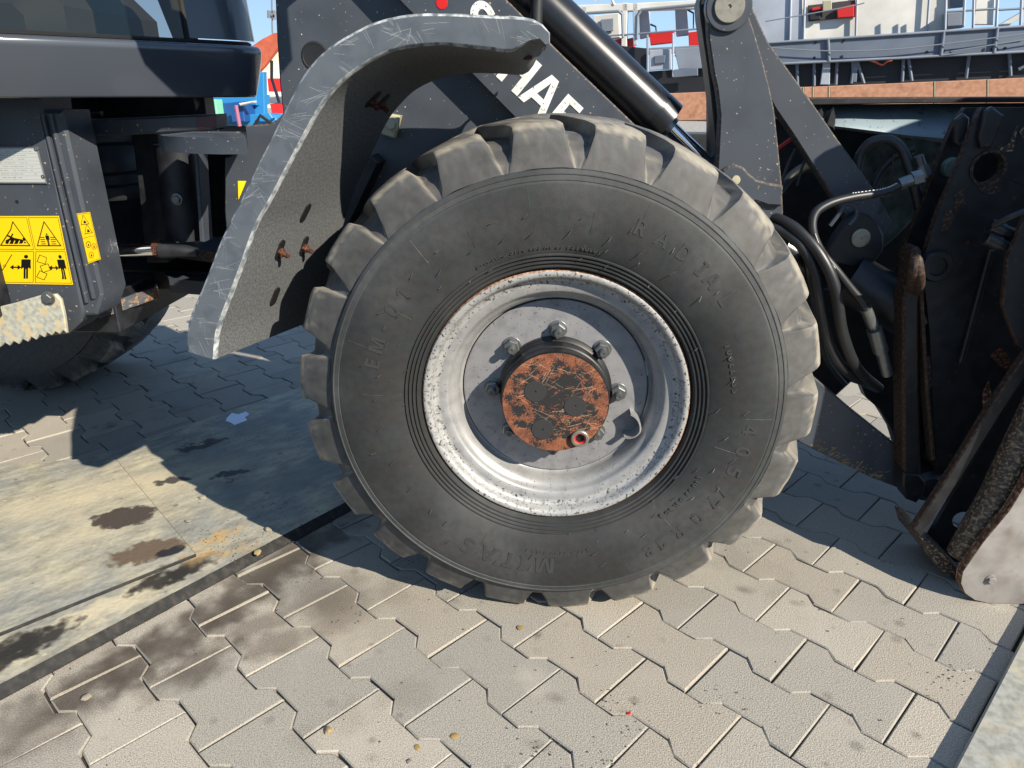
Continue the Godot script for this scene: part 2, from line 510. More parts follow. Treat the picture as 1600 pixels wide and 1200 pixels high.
	base("mast_grey", Color(0.5, 0.53, 0.56), 0.5, 0.4)
	make_printed()


# blotches laid over an image that shows a stretch of ground seen from above: each entry is place, half sizes, turn, colour, softness
func blot(im: Image, per_m: float, org: Vector2, at: Vector2, half: Vector2, turn: float, c: Color, soft: float, n: FastNoiseLite, ragged := 0.5) -> void:
	var reach := maxf(half.x, half.y) * (1.6 + soft)
	for y in range(maxi(0, int((at.y - reach - org.y) * per_m)), mini(im.get_height(), int((at.y + reach - org.y) * per_m))):
		for x in range(maxi(0, int((at.x - reach - org.x) * per_m)), mini(im.get_width(), int((at.x + reach - org.x) * per_m))):
			var d := (Vector2(x, y) / per_m + org - at).rotated(-turn)
			var r := Vector2(d.x / half.x, d.y / half.y).length() + n.get_noise_2d(x, y) * ragged
			var a := clampf((1.0 - r) / soft, 0.0, 1.0) * c.a
			if a <= 0.0:
				continue
			var o := im.get_pixel(x, y)
			var oa := a + o.a * (1.0 - a)
			im.set_pixel(x, y, Color((c.r * a + o.r * o.a * (1.0 - a)) / oa, (c.g * a + o.g * o.a * (1.0 - a)) / oa, (c.b * a + o.b * o.a * (1.0 - a)) / oa, oa))


func yard_stains() -> ImageTexture:
	var im := Image.create(1024, 1024, false, Image.FORMAT_RGBA8)   # 4 m x 4 m round the wheel
	im.fill(Color(0.2, 0.17, 0.14, 0.0))
	var n := noise(0.02, 5, 101)
	var n2 := noise(0.045, 6, 102)
	var org := Vector2(-2, -2)
	for v in [Vector2(-0.893, 0.299), Vector2(-0.809, 0.202), Vector2(-0.746, 0.13), Vector2(-0.699, 0.033), Vector2(-0.642, -0.066), Vector2(-0.614, -0.15), Vector2(-0.579, -0.23)]:
		blot(im, 256, org, v, Vector2(0.18, 0.085), -0.95, Color(0.20, 0.165, 0.13, 0.55), 0.6, n2, 0.55)
	for v in [Vector2(-0.609, 0.058), Vector2(-0.677, 0.17), Vector2(-0.706, 0.213), Vector2(-0.541, 0.102)]:
		blot(im, 256, org, v, Vector2(0.10, 0.055), -0.5, Color(0.22, 0.18, 0.145, 0.5), 0.6, n2, 0.6)
	for v in [Vector2(-0.857, 0.352), Vector2(-0.499, -0.062), Vector2(-0.405, -0.024)]:
		blot(im, 256, org, v, Vector2(0.12, 0.08), -0.5, Color(0.23, 0.18, 0.13, 0.4), 0.8, n, 0.9)
	for v in [Vector2(0.014, 0.223), Vector2(-0.014, 0.329), Vector2(0.522, -0.072), Vector2(-0.209, -0.045), Vector2(0.423, -0.111)]:
		blot(im, 256, org, v, Vector2(0.03, 0.018), 0.3, Color(0.2, 0.15, 0.12, 0.5), 0.9, n, 0.9)
	var rng := RandomNumberGenerator.new(); rng.seed = 5
	for i in 1100:
		var v := Vector2(rng.randf_range(-2, 2), rng.randf_range(-2, 2))
		blot(im, 256, org, v, Vector2.ONE * rng.randf_range(0.004, 0.014), 0, Color(0.2, 0.17, 0.14, rng.randf_range(0.1, 0.4)), 0.6, n, 0.6)
	for i in 130:
		var v := Vector2(rng.randf_range(-2, 2), rng.randf_range(-2, 2))
		blot(im, 256, org, v, Vector2(rng.randf_range(0.03, 0.2), rng.randf_range(0.02, 0.1)), rng.randf() * 3.0, Color(0.3, 0.26, 0.22, rng.randf_range(0.06, 0.24)) if i % 3 else Color(0.75, 0.72, 0.65, rng.randf_range(0.1, 0.3)), 0.9, n2, 1.0)
	return pixmap(im)


func plate_dirt() -> ImageTexture:
	var size := 1024
	var per_m := 460.8
	var org := Vector2(-2.311, -1.511)
	var im := Image.create(size, size, false, Image.FORMAT_RGBA8)
	var n := noise(0.012, 6, 111)
	var n2 := noise(0.05, 4, 112)
	for y in size:
		for x in size:
			var w := (Vector2(x, y)).rotated(0.85)
			var streak := n2.get_noise_2d(w.x * 0.45, w.y * 1.3) * 0.8 + 0.35 * n2.get_noise_2d(x * 3.0, y * 3.0) + 0.5 * n.get_noise_2d(x * 2.0, y * 2.0)
			var dirt := clampf(0.42 + n.get_noise_2d(x, y) * 1.1 + streak * 0.22, 0.0, 1.0)
			var c := Color(0.56, 0.56, 0.53).lerp(Color(0.69, 0.66, 0.57), dirt)
			c = c.darkened(clampf(0.07 - streak * 0.17, 0.0, 0.25))
			im.set_pixel(x, y, c)
	var rng := RandomNumberGenerator.new(); rng.seed = 61
	for i in 420:
		var a := Vector2(rng.randf_range(0, 1023), rng.randf_range(0, 1023))
		var b := a + Vector2.from_angle(-0.85 + rng.randfn() * 0.25) * rng.randf_range(8, 70)
		var g := rng.randf_range(0.3, 0.8)
		line(im, a, b, 0.5, Color(g, g * 0.97, g * 0.9, rng.randf_range(0.15, 0.5)))
	for i in 900:
		blot(im, per_m, org, org + Vector2(rng.randf(), rng.randf()) * 2.22, Vector2.ONE * rng.randf_range(0.002, 0.007), 0.0, [Color(0.3, 0.28, 0.25, 0.5), Color(0.8, 0.76, 0.66, 0.5), Color(0.55, 0.5, 0.42, 0.6)][i % 3], 0.5, n2, 0.6)
	# dirt, mud and wet places with a shape of their own
	for v in [Vector2(-1.129, -0.442), Vector2(-1.091, -0.227), Vector2(-1.305, -0.334), Vector2(-1.026, -0.448)]:
		blot(im, per_m, org, v, Vector2(0.26, 0.11), -0.8, Color(0.75, 0.70, 0.58, 0.55), 0.9, n, 0.8)
	for v in [Vector2(-0.985, -0.679), Vector2(-0.897, -0.867), Vector2(-0.787, -0.461), Vector2(-0.689, -0.537)]:
		blot(im, per_m, org, v, Vector2(0.2, 0.1), -0.8, Color(0.46, 0.465, 0.445, 0.5), 0.9, n, 0.8)
	blot(im, per_m, org, [Vector2(-1.052, -0.279)][0], Vector2(0.075, 0.055), -0.3, Color(0.25, 0.22, 0.20, 0.95), 0.14, n2, 0.3)
	blot(im, per_m, org, [Vector2(-0.922, -0.141)][0], Vector2(0.085, 0.045), -0.55, Color(0.36, 0.30, 0.24, 0.9), 0.2, n2, 0.45)
	blot(im, per_m, org, [Vector2(-0.864, -0.144)][0], Vector2(0.035, 0.02), -0.5, Color(0.13, 0.13, 0.14, 0.95), 0.25, n2, 0.45)
	for v in [Vector2(-0.841, -0.04), Vector2(-0.945, 0.071), Vector2(-0.896, 0.038)]:
		blot(im, per_m, org, v, Vector2(0.13, 0.04), -0.9, Color(0.72, 0.68, 0.58, 0.85), 0.6, n2, 0.6)
	for v in [Vector2(-1.024, 0.168), Vector2(-0.987, 0.148), Vector2(-0.806, -0.088), Vector2(-0.839, -0.051), Vector2(-1.025, 0.202)]:
		blot(im, per_m, org, v, Vector2(0.075, 0.035), -0.92, Color(0.16, 0.15, 0.135, 0.9), 0.45, n2, 0.7)
	for v in [Vector2(-0.798, -0.201), Vector2(-0.779, -0.23), Vector2(-0.799, -0.137), Vector2(-0.722, -0.166)]:
		blot(im, per_m, org, v, Vector2(0.06, 0.03), -0.8, Color(0.70, 0.57, 0.38, 0.6), 0.9, n2, 0.9)
	for v in [Vector2(-1.022, -0.721), Vector2(-1.06, -0.675), Vector2(-1.026, -0.483), Vector2(-0.884, -0.527)]:
		blot(im, per_m, org, v, Vector2(0.05, 0.022), -0.5, Color(0.2, 0.19, 0.18, 0.85), 0.4, n2, 0.9)
	for k in 8:
		blot(im, per_m, org, ([Vector2(-0.994, 0.318), Vector2(-0.52, -0.362)])[0].lerp(([Vector2(-0.994, 0.318), Vector2(-0.52, -0.362)])[1], k / 7.0), Vector2(0.14, 0.022), -0.98, Color(0.11, 0.105, 0.10, 0.9), 0.5, n2, 0.5)
	return pixmap(im)


func make_printed() -> void:
	var ink := Color(0.05, 0.05, 0.04)
	# four-panel warning label
	var im := Image.create(440, 420, false, Image.FORMAT_RGBA8)
	im.fill(Color(0.86, 0.72, 0.05))
	for r in [Rect2i(10, 10, 204, 192), Rect2i(226, 10, 204, 192), Rect2i(10, 214, 204, 196), Rect2i(226, 214, 204, 196)]:
		outline(im, pa([r.position.x, r.position.y, r.end.x, r.position.y, r.end.x, r.end.y, r.position.x, r.end.y]), 1.6, ink)
	for x in [112.0, 328.0]:
		outline(im, pa([x, 34, x + 82, 178, x - 82, 178]), 3.2, ink)
	# person lying under a toothed roller
	fill(im, pa([50, 150, 90, 128, 150, 140, 176, 162, 120, 168, 60, 168]), ink)
	fill(im, hexagon(11, 12, 0, Vector2(164, 138)), ink)
	line(im, Vector2(70, 118), Vector2(130, 150), 5, ink)
	line(im, Vector2(96, 108), Vector2(84, 134), 4, ink)
	for k in 5:
		line(im, Vector2(50 + k * 26, 166), Vector2(56 + k * 26, 150), 3, Color(0.86, 0.72, 0.05))
	# person between two stacks
	person(im, Vector2(328, 108), 0.56, ink)
	for k in 4:
		line(im, Vector2(278, 128 + k * 13), Vector2(306, 128 + k * 13), 2.4, ink)
		line(im, Vector2(350, 128 + k * 13), Vector2(380, 128 + k * 13), 2.4, ink)
	# keep away from a beam, keep away from blocks
	for x in [0.0, 216.0]:
		person(im, Vector2(172 + x, 246), 1.18, ink)
		line(im, Vector2(92 + x, 314), Vector2(136 + x, 314), 5, ink)
		fill(im, pa([82 + x, 314, 102 + x, 298, 102 + x, 330]), ink)
		fill(im, pa([146 + x, 314, 126 + x, 298, 126 + x, 330]), ink)
	line(im, Vector2(28, 358), Vector2(92, 236), 2.4, ink)
	outline(im, hexagon(7, 10, 0, Vector2(52, 306)), 1.2, ink)
	for b in [[Vector2(262, 262), 0.4], [Vector2(280, 316), -0.3], [Vector2(262, 362), 0.5]]:
		outline(im, PackedVector2Array([b[0] + Vector2(-24, -20).rotated(b[1]), b[0] + Vector2(22, -22).rotated(b[1]), b[0] + Vector2(26, 20).rotated(b[1]), b[0] + Vector2(-20, 24).rotated(b[1])]), 2.0, ink)
	pic_mat("warning_print", im, 0.35)
	# narrow label on the side of the post
	im = Image.create(150, 420, false, Image.FORMAT_RGBA8)
	im.fill(Color(0.86, 0.72, 0.05))
	outline(im, pa([8, 8, 142, 8, 142, 412, 8, 412]), 1.5, ink)
	line(im, Vector2(8, 210), Vector2(142, 210), 1.5, ink)
	for v in [Vector2(68, 60), Vector2(84, 140)]:
		outline(im, PackedVector2Array([v + Vector2(0, -42), v + Vector2(42, 40), v + Vector2(-42, 40)]), 2.2, ink)
		fill(im, PackedVector2Array([v + Vector2(-14, 30), v + Vector2(-4, 4), v + Vector2(10, 10), v + Vector2(18, 30)]), ink)
	for v in [Vector2(54, 270), Vector2(108, 300), Vector2(60, 360)]:
		outline(im, hexagon(24, 20, 0, v), 2.6, Color(0.75, 0.12, 0.05) if v.y > 280 else ink)
		fill(im, PackedVector2Array([v + Vector2(-10, 12), v + Vector2(0, -12), v + Vector2(10, 10)]), ink)
	pic_mat("narrow_print", im, 0.35)
	# metal type plate with rows of tiny print
	im = Image.create(400, 260, false, Image.FORMAT_RGBA8)
	im.fill(Color(0.74, 0.75, 0.74))
	var rng := RandomNumberGenerator.new(); rng.seed = 9
	for row in 8:
		line(im, Vector2(6, 40 + row * 28), Vector2(394, 40 + row * 28), 0.9, Color(0.35, 0.36, 0.36))
		var x := 14.0
		while x < (330.0 if row > 0 else 380.0):
			var w := rng.randf_range(6, 26)
			if rng.randf() < 0.6:
				line(im, Vector2(x, 26 + row * 28), Vector2(x + w, 26 + row * 28), 2.0, Color(0.42, 0.43, 0.43))
			x += w + rng.randf_range(6, 16)
	line(im, Vector2(200, 180), Vector2(200, 250), 0.9, Color(0.35, 0.36, 0.36))
	outline(im, pa([4, 4, 396, 4, 396, 256, 4, 256]), 1.5, Color(0.5, 0.5, 0.5))
	var tp := pic_mat("type_plate_print", im, 0.42)
	tp.metallic = 0.3
	# rusted hub face: black paint left between rust and scratches
	im = Image.create(512, 512, false, Image.FORMAT_RGBA8)
	var n := noise(0.009, 4, 131)
	var g := noise(0.09, 4, 132)
	for y in 512:
		for x in 512:
			var d := Vector2(x - 256, y - 256)
			var v := n.get_noise_2d(x * 1.3, y * 1.3) * 1.2 + g.get_noise_2d(x, y) * 0.75 - smoothstep(170.0, 255.0, d.length()) * 0.75 + 0.2 + (0.3 if d.y > -120 and d.y < 60 and absf(d.x) < 110 else 0.0)
			for q in [Vector2(-98, -58), Vector2(96, 14), Vector2(-60, 142), Vector2(96, -84)]:
				if d.distance_to(q) < (52.0 if q.y > -80 else 26.0):
					v = 0.6 + g.get_noise_2d(x, y) * 0.5
			var rust := Color(0.32, 0.175, 0.11).lerp(Color(0.56, 0.335, 0.22), clampf(0.5 + g.get_noise_2d(x * 2.0, y * 2.0) * 1.4 + n.get_noise_2d(y * 1.7, x * 1.7) * 0.7, 0, 1))
			im.set_pixel(x, y, Color(0.10, 0.10, 0.105).lerp(rust, clampf((0.03 - v) * 7.0 + 0.5, 0, 1)))
	for i in 220:
		var a := Vector2(rng.randf_range(60, 450), rng.randf_range(60, 450))
		var b := a + Vector2.from_angle(rng.randf_range(-1.2, 0.6)) * rng.randf_range(10, 90)
		line(im, a, b, rng.randf_range(0.4, 0.9), [Color(0.62, 0.38, 0.25), Color(0.55, 0.45, 0.36), Color(0.72, 0.62, 0.5), Color(0.08, 0.08, 0.08)][i % 4])
	line(im, Vector2(172, 228), Vector2(312, 380), 1.8, Color(0.05, 0.04, 0.04))
	var hm := pic_mat("hub_face", im, 0.75)
	relief(hm, mats.fender_inside.heightmap_texture, 0.03)
	# scratches of the mudguard's outer flange, laid over a stretch of 1.2 m
	im = Image.create(1024, 1024, false, Image.FORMAT_RGBA8)
	im.fill(Color(0.85, 0.87, 0.88, 0.0))
	for i in 420:
		var a := Vector2(rng.randf_range(0, 1023), rng.randf_range(0, 1023))
		var dir := rng.randf_range(-0.5, 0.5) if i % 3 else rng.randf_range(0.8, 2.0)
		for k in rng.randi_range(1, 5):          # a bundle of hairlines, each slightly bent
			var b := a + Vector2(rng.randfn() * 9.0, rng.randfn() * 9.0)
			var d := dir + rng.randfn() * 0.12
			var bend := rng.randfn() * 0.02
			var c := Color(0.80, 0.82, 0.83, rng.randf_range(0.04, 0.26))
			for step in rng.randi_range(2, 9):
				var e := b + Vector2.from_angle(d) * 9.0
				line(im, b, e, 0.5, c)
				b = e
				d += bend
	var f: StandardMaterial3D = mats.fender_plastic
	f.detail_enabled = true
	f.detail_albedo = pixmap(im)
	f.detail_uv_layer = BaseMaterial3D.DETAIL_UV_2
	f.uv2_triplanar = true
	f.uv2_world_triplanar = true
	f.uv2_scale = Vector3.ONE * 1.9
	# crusty, whitened rim of that flange
	mottled(base("scuffed_plastic", Color(0.9, 0.9, 0.9), 0.8), noise_tex(noise(0.035, 5, 141), ramp([0.0, Color(0.33, 0.36, 0.4), 0.42, Color(0.42, 0.45, 0.48), 0.6, Color(0.72, 0.74, 0.74), 1.0, Color(0.85, 0.85, 0.83)])), 3.0)


func person(im: Image, at: Vector2, k: float, c: Color) -> void:
	fill(im, hexagon(10 * k, 14, 0, at), c)
	fill(im, PackedVector2Array([at + Vector2(-17, 14) * k, at + Vector2(17, 14) * k, at + Vector2(17, 60) * k, at + Vector2(11, 60) * k, at + Vector2(11, 118) * k, at + Vector2(1, 118) * k, at + Vector2(1, 66) * k, at + Vector2(-1, 66) * k, at + Vector2(-1, 118) * k, at + Vector2(-11, 118) * k, at + Vector2(-11, 60) * k, at + Vector2(-17, 60) * k]), c)
	line(im, at + Vector2(-19, 18) * k, at + Vector2(-20, 62) * k, 3.2 * k, c)
	line(im, at + Vector2(19, 18) * k, at + Vector2(20, 62) * k, 3.2 * k, c)


# ---------------------------------------------------------------- wheel
const RUB := Color(0.080, 0.080, 0.079)
const DUST := Color(0.30, 0.27, 0.215)
var wob: FastNoiseLite


func dusty(v: Vector3, amount: float, thresh: float) -> Color:
	var k := clampf((wob.get_noise_3d(v.x * 900.0, v.y * 900.0, v.z * 900.0) * 1.3 + 0.5 - thresh) * 5.0, 0.0, 1.0) * amount
	return RUB.lerp(DUST, k)


func tread_half(s: Soup, mirror: bool, phase: float) -> void:
	# rows from the sidewall ridge over the shoulder to past the middle: carcass radius, z, lug radius, z, groove width, lean
	var rows := [
		[0.4130, 0.0105, 0.4132, 0.0105, 0.05, 0.0],
		[0.4132, 0.0065, 0.4135, 0.0075, 0.07, 0.0],
		[0.4255, -0.0030, 0.430, 0.0010, 0.15, 0.0],
		[0.437, -0.0150, 0.449, -0.0080, 0.23, 0.0],
		[0.447, -0.0290, 0.4655, -0.0168, 0.29, 0.0],
		[0.450, -0.0320, 0.4690, -0.0188, 0.295, 0.0],
		[0.453, -0.0350, 0.4725, -0.0208, 0.30, 0.005],
		[0.456, -0.0390, 0.4765, -0.0235, 0.31, 0.01],
		[0.461, -0.0490, 0.4815, -0.0290, 0.32, 0.02],
		[0.4635, -0.0600, 0.4840, -0.0400, 0.33, 0.05],
		[0.4655, -0.084, 0.4870, -0.0700, 0.34, 0.14],
		[0.467, -0.135, 0.4895, -0.120, 0.38, 0.34],
		[0.469, -0.180, 0.4905, -0.170, 0.46, 0.52],
		[0.469, -0.222, 0.4900, -0.220, 0.52, 0.68],
		[0.456, -0.235, 0.456, -0.235, 0.52, 0.70]]
	var lugs := 22
	var grid := []
	for r in rows:
		var ring := []
		var w: float = r[4] / 2.0
		var e := minf(0.035, w * 0.6)
		var us := [0.0, w - e, w - e * 0.2, w + e, w + e + 0.03]
		var hs := [0.0, 0.0, 0.12, 0.93, 1.0]
		for k in 9:
			us.append(lerpf(w + e + 0.03, 1.0 - w - e - 0.03, (k + 1) / 10.0)); hs.append(1.0)
		us += [1.0 - w - e - 0.03, 1.0 - w - e, 1.0 - w + e * 0.2, 1.0 - w + e]
		hs += [1.0, 0.93, 0.12, 0.0]
		for l in lugs:
			for k in us.size():
				var a: float = TAU * (l + us[k] + phase + r[5]) / lugs
				var h: float = hs[k]
				var rad := lerpf(r[0], r[2], h)
				var z := lerpf(r[1], r[3], h)
				var v := Vector3(cos(a) * rad, sin(a) * rad, z)
				var j := wob.get_noise_3d(v.x * 260.0, v.y * 260.0, v.z * 260.0) * 0.0022
				v += Vector3(cos(a), sin(a), 0) * j
				ring.append([v, h, rad])
		grid.append(ring)
	var n: int = grid[0].size()
	for i in grid.size() - 1:
		for k in n:
			var q := [grid[i][k], grid[i][(k + 1) % n], grid[i + 1][(k + 1) % n], grid[i + 1][k]]
			var cs := []
			var ps := []
			for t in q:
				var v: Vector3 = t[0]
				var c := RUB * 1.25
				c.a = 1.0
				var rr: float = t[2]
				var ragged := wob.get_noise_3d(v.x * 1500.0, v.y * 1500.0, v.z * 1500.0) * 0.9 + wob.get_noise_3d(v.x * 420.0, v.y * 420.0, v.z * 420.0) * 0.9
				if t[1] > 0.8 and rr > 0.462:      # dirt pressed onto the shoulder edge and the tread blocks
					var edge := 1.0 - clampf(absf(rr - 0.4795) / 0.010, 0.0, 1.0)
					c = (RUB * 1.1).lerp(DUST, clampf(edge * 1.5 + ragged * 1.1 - 0.25 + (0.25 if i > 8 else 0.0), 0.0, 0.95))
				elif t[1] > 0.8:
					c = (RUB * (0.78 + 0.3 * ragged)).lerp(DUST, 0.03)
				elif t[1] > 0.05:                    # the edges of the lugs
					c = (RUB * 1.1).lerp(DUST, clampf(0.35 + ragged, 0.0, 0.7))
				else:
					c = (RUB * 0.9).lerp(DUST, clampf(0.07 + 0.35 * ragged, 0.0, 0.5))
				c.a = 1.0
				cs.append(c)
				ps.append(Vector3(v.x, v.y, -0.4 - v.z) if mirror else v)
			if mirror:
				s.ctri(ps[0], ps[2], ps[1], cs[0], cs[2], cs[1])
				s.ctri(ps[0], ps[3], ps[2], cs[0], cs[3], cs[2])
			else:
				s.ctri(ps[0], ps[1], ps[2], cs[0], cs[1], cs[2])
				s.ctri(ps[0], ps[2], ps[3], cs[0], cs[2], cs[3])


func tyre_mesh() -> ArrayMesh:
	var s := Soup.new()
	s.col = RUB
	# outer sidewall from the bead to the ridge where the lugs start, with the fine rings above the bead
	var prof := [0.236, -0.03, 0.243, -0.014, 0.2475, -0.002]
	for k in 4:
		var r := 0.2505 + k * 0.0068
		prof += [r, 0.004 + k * 0.0022, r + 0.0012, 0.0076 + k * 0.0022, r + 0.0036, 0.0082 + k * 0.0022, r + 0.0048, 0.005 + k * 0.0022]
	prof += [0.279, 0.0135, 0.29, 0.0180, 0.305, 0.0222, 0.32, 0.025, 0.335, 0.0263, 0.35, 0.0263, 0.365, 0.025, 0.38, 0.0225, 0.390, 0.0202, 0.3935, 0.0190, 0.3942, 0.0180, 0.3950, 0.0179, 0.396, 0.0187, 0.404, 0.0168, 0.4052, 0.0178, 0.4065, 0.0176, 0.4075, 0.0158, 0.4115, 0.0138, 0.413, 0.0105]
	lathe(s, pa(prof), 144)
	for i in s.c.size():
		var v := s.p[i]
		var r := Vector2(v.x, v.y).length()
		var k := clampf(0.5 + wob.get_noise_3d(v.x * 75.0, v.y * 75.0, 7.0) * 1.5, 0, 1)
		s.c[i] = Color(0.073, 0.077, 0.078) * (0.30 + 0.30 * k * k + (0.22 if r > 0.392 else 0.0))
		s.c[i].a = 1.0
	# the far sidewall
	s.col = RUB
	lathe(s, pa([0.413, -0.413, 0.37, -0.43, 0.30, -0.42, 0.245, -0.39, 0.236, -0.37]), 72)
	tread_half(s, false, 0.286)
	tread_half(s, true, 0.786)
	return s.mesh(mats.tyre_rubber, 42.0)


func word(parent: Node, text: String, r: float, deg: float, size: float, step: float, z: float) -> void:
	var font := SystemFont.new()
	font.font_names = PackedStringArray(["Droid Sans"])
	font.font_weight = 700
	var st := SurfaceTool.new()
	st.begin(Mesh.PRIMITIVE_TRIANGLES)
	var a := deg_to_rad(deg)
	for ch in text:
		if ch != " ":
			var t := TextMesh.new()
			t.text = ch
			t.font = font
			t.font_size = 32
			t.pixel_size = size / 23.0
			t.depth = 0.0016
			var x := Transform3D(Basis(Vector3.BACK, a - PI / 2), Vector3(cos(a) * r, sin(a) * r, z))
			st.append_from(t, 0, x)
		a -= step / r * (0.62 if ch in "1I/.() " else 1.0)
	var o := MeshInstance3D.new()
	o.mesh = st.commit()
	o.material_override = mats.tyre_lettering
	o.name = "raised_lettering"
	parent.add_child(o, true)


func make_wheel(loader: Node3D) -> Node3D:
	wob = noise(0.05, 3, 201)
	var tl := base("tyre_lettering", lin(0.032, 0.033, 0.033), 0.55)
	var w := part("wheel", loader, Vector3(0, 0.4825, 0))
	obj("tyre", tyre_mesh(), null, w)
	# moulded lettering and vent hairs of the sidewall
	word(w, "RADIAL", 0.347, 68.0, 0.026, 0.042, 0.0262)
	word(w, "EM-01", 0.336, 167.0, 0.026, 0.036, 0.0262)
	word(w, "405/70R18", 0.352, -6.0, 0.027, 0.044, 0.0262)
	word(w, "MITAS", 0.340, -92.0, 0.034, 0.044, 0.0262)
	word(w, "TUBELESS", 0.318, 22.5, 0.0115, 0.0125, 0.0243)
	word(w, "(16/70R18)", 0.307, -27.0, 0.0125, 0.0145, 0.0226)
	word(w, "(150B/168A2)", 0.316, -77.0, 0.0115, 0.0128, 0.024)
	word(w, "(MAX.LOAD 3770 LBS AT 87 PSI COLD)", 0.2885, 119.0, 0.0078, 0.0072, 0.0172)
	var hs := Soup.new()
	var rng := RandomNumberGenerator.new(); rng.seed = 77
	for row in [[0.272, 26], [0.296, 30], [0.318, 34], [0.346, 26]]:
		for k in row[1]:
			if rng.randf() < 0.3:
				continue
			var a: float = TAU * (k + rng.randf_range(-0.25, 0.25)) / row[1]
			var z: float = 0.0115 + (row[0] - 0.272) * 0.29 if row[0] < 0.31 else 0.0258
			var p0 := Vector3(cos(a) * row[0], sin(a) * row[0], z)
			tube(hs, [p0, p0 + Vector3(rng.randf_range(-0.012, -0.003), rng.randf_range(-0.010, -0.003), 0.004)], 0.0007, 4, false)
	for k in 22:       # fine seams of the mould, radial
		var a := TAU * (k + rng.randf_range(-0.2, 0.2)) / 22.0
		var r0 := 0.281 if k % 3 else 0.30
		var path := []
		for q in [[r0, 0.0148 if r0 < 0.29 else 0.0214], [0.32, 0.0256], [0.35, 0.0268]] if k % 2 else [[0.34, 0.0268], [0.365, 0.0254], [0.388, 0.0210]]:
			path.append(Vector3(cos(a) * q[0], sin(a) * q[0], q[1] - 0.0003))
		tube(hs, path, 0.0005, 4, false)
	tag(obj("rubber_hair", hs, mats.tyre_lettering, w), "", "", "", "stuff")
	# steel rim: flange, gutter, well; its outermost lip is rusty
	var s := Soup.new()
	lathe(s, pa([0.2165, -0.0178, 0.2205, -0.0175, 0.2250, -0.0155, 0.2275, -0.012, 0.2295, -0.003, 0.2335, 0.002, 0.2385, 0.0035, 0.2425, 0.002]), 120)
	obj("rim_flange", s, mats.flange_paint, w, 50.0)
	s = Soup.new()
	lathe(s, pa([0.1775, -0.068, 0.1815, -0.066, 0.1835, -0.058, 0.184, -0.046, 0.1875, -0.038, 0.1925, -0.034, 0.1965, -0.031, 0.1985, -0.026, 0.2005, -0.022, 0.204, -0.0195, 0.211, -0.018, 0.2165, -0.0178]), 120)
	s.col = Color.WHITE
	obj("rim", s, mats.rim_paint, w, 50.0)
	s = Soup.new()
	lathe(s, pa([0.2425, 0.002, 0.2450, -0.0015, 0.2455, -0.006, 0.243, -0.016]), 120)
	obj("rim_lip", s, mats.rim_rust, w)
	s = Soup.new()
	lathe(s, pa([0.09, -0.0615, 0.172, -0.0635, 0.1755, -0.0655, 0.1768, -0.080]), 96)
	obj("disc", s, mats.disc_paint, w)
	# hub with rusted face
	s = Soup.new()
	lathe(s, pa([0.107, -0.066, 0.107, -0.052, 0.1035, -0.048, 0.1010, -0.046, 0.1008, -0.020, 0.0985, -0.018, 0.0985, 0.004, 0.0965, 0.0075]), 80)
	obj("hub", s, mats.black_paint, w)
	var ar := []; ar.resize(Mesh.ARRAY_MAX)
	var V := PackedVector3Array(); var N := PackedVector3Array(); var U := PackedVector2Array()
	for k in 80:
		for q in [Vector2.ZERO, Vector2.from_angle(-TAU * (k + 1) / 80.0), Vector2.from_angle(-TAU * (k + 2) / 80.0)]:
			V.append(Vector3(q.x * 0.0965, q.y * 0.0965, 0.0075)); N.append(Vector3.BACK); U.append(Vector2(0.5 + q.x * 0.49, 0.5 - q.y * 0.49))
	ar[Mesh.ARRAY_VERTEX] = V; ar[Mesh.ARRAY_NORMAL] = N; ar[Mesh.ARRAY_TEX_UV] = U
	var hm := ArrayMesh.new()
	hm.add_surface_from_arrays(Mesh.PRIMITIVE_TRIANGLES, ar)
	obj("hub_face", hm, mats.hub_face, w)
	s = Soup.new()
	for q in [Vector2(-0.037, 0.022), Vector2(0.036, -0.0055), Vector2(-0.0225, -0.0535)]:
		lathe(s, pa([0.0205, 0.0075, 0.0200, 0.0087, 0.0022, 0.0087, 0.0018, 0.0062, 0, 0.0062]), 28, Vector3(q.x, q.y, 0))
	tag(obj("cover_disc", s, base("cover_black", lin(0.02, 0.02, 0.021), 0.75), w), "", "", "", "stuff")
	s = Soup.new()
	lathe(s, pa([0.0165, 0.0072, 0.0165, 0.0150, 0.0150, 0.0165, 0.0115, 0.0165, 0.0105, 0.0130]), 30, Vector3(0.047, -0.068, 0))
	var plug := obj("drain_plug", s, mats.pin_steel, w)
	s = Soup.new()
	lathe(s, pa([0.0105, 0.0130, 0.0078, 0.0120]), 30, Vector3(0.047, -0.068, 0))
	obj("plug_ring", s, mats.red_paint, w)
	s = Soup.new()
	lathe(s, pa([0.0078, 0.0120, 0.0065, 0.0085, 0, 0.0085]), 6, Vector3(0.047, -0.068, 0))
	obj("plug_socket", s, mats.seal_rubber, w)
	var nut: MeshInstance3D
	for k in 8:
		var a := deg_to_rad(89.0 + k * 45.0)
		if nut == null:
			s = Soup.new()
			lathe(s, pa([0.0175, -0.0630, 0.0175, -0.0595, 0.016, -0.0585, 0.0, -0.0585]), 20)
			prism(s, hexagon(0.0148, 6, 0.4), -0.0445, -0.0600, 0.0015)
			lathe(s, pa([0.0072, -0.0460, 0.0072, -0.0315, 0.0062, -0.030, 0.0022, -0.030, 0.0014, -0.0315, 0, -0.0315]), 14)
			nut = obj("wheel_nut", s, mats.zinc, w)
		else:
			var o := nut.duplicate()
			o.name = "wheel_nut"
			w.add_child(o, true)
			o.rotation.z = k * 0.37
			o.position = Vector3.ZERO
		(w.get_child(w.get_child_count() - 1) as Node3D).position = Vector3(cos(a), sin(a), 0) * 0.119
	# bent sheet that guards the valve
	s = Soup.new()
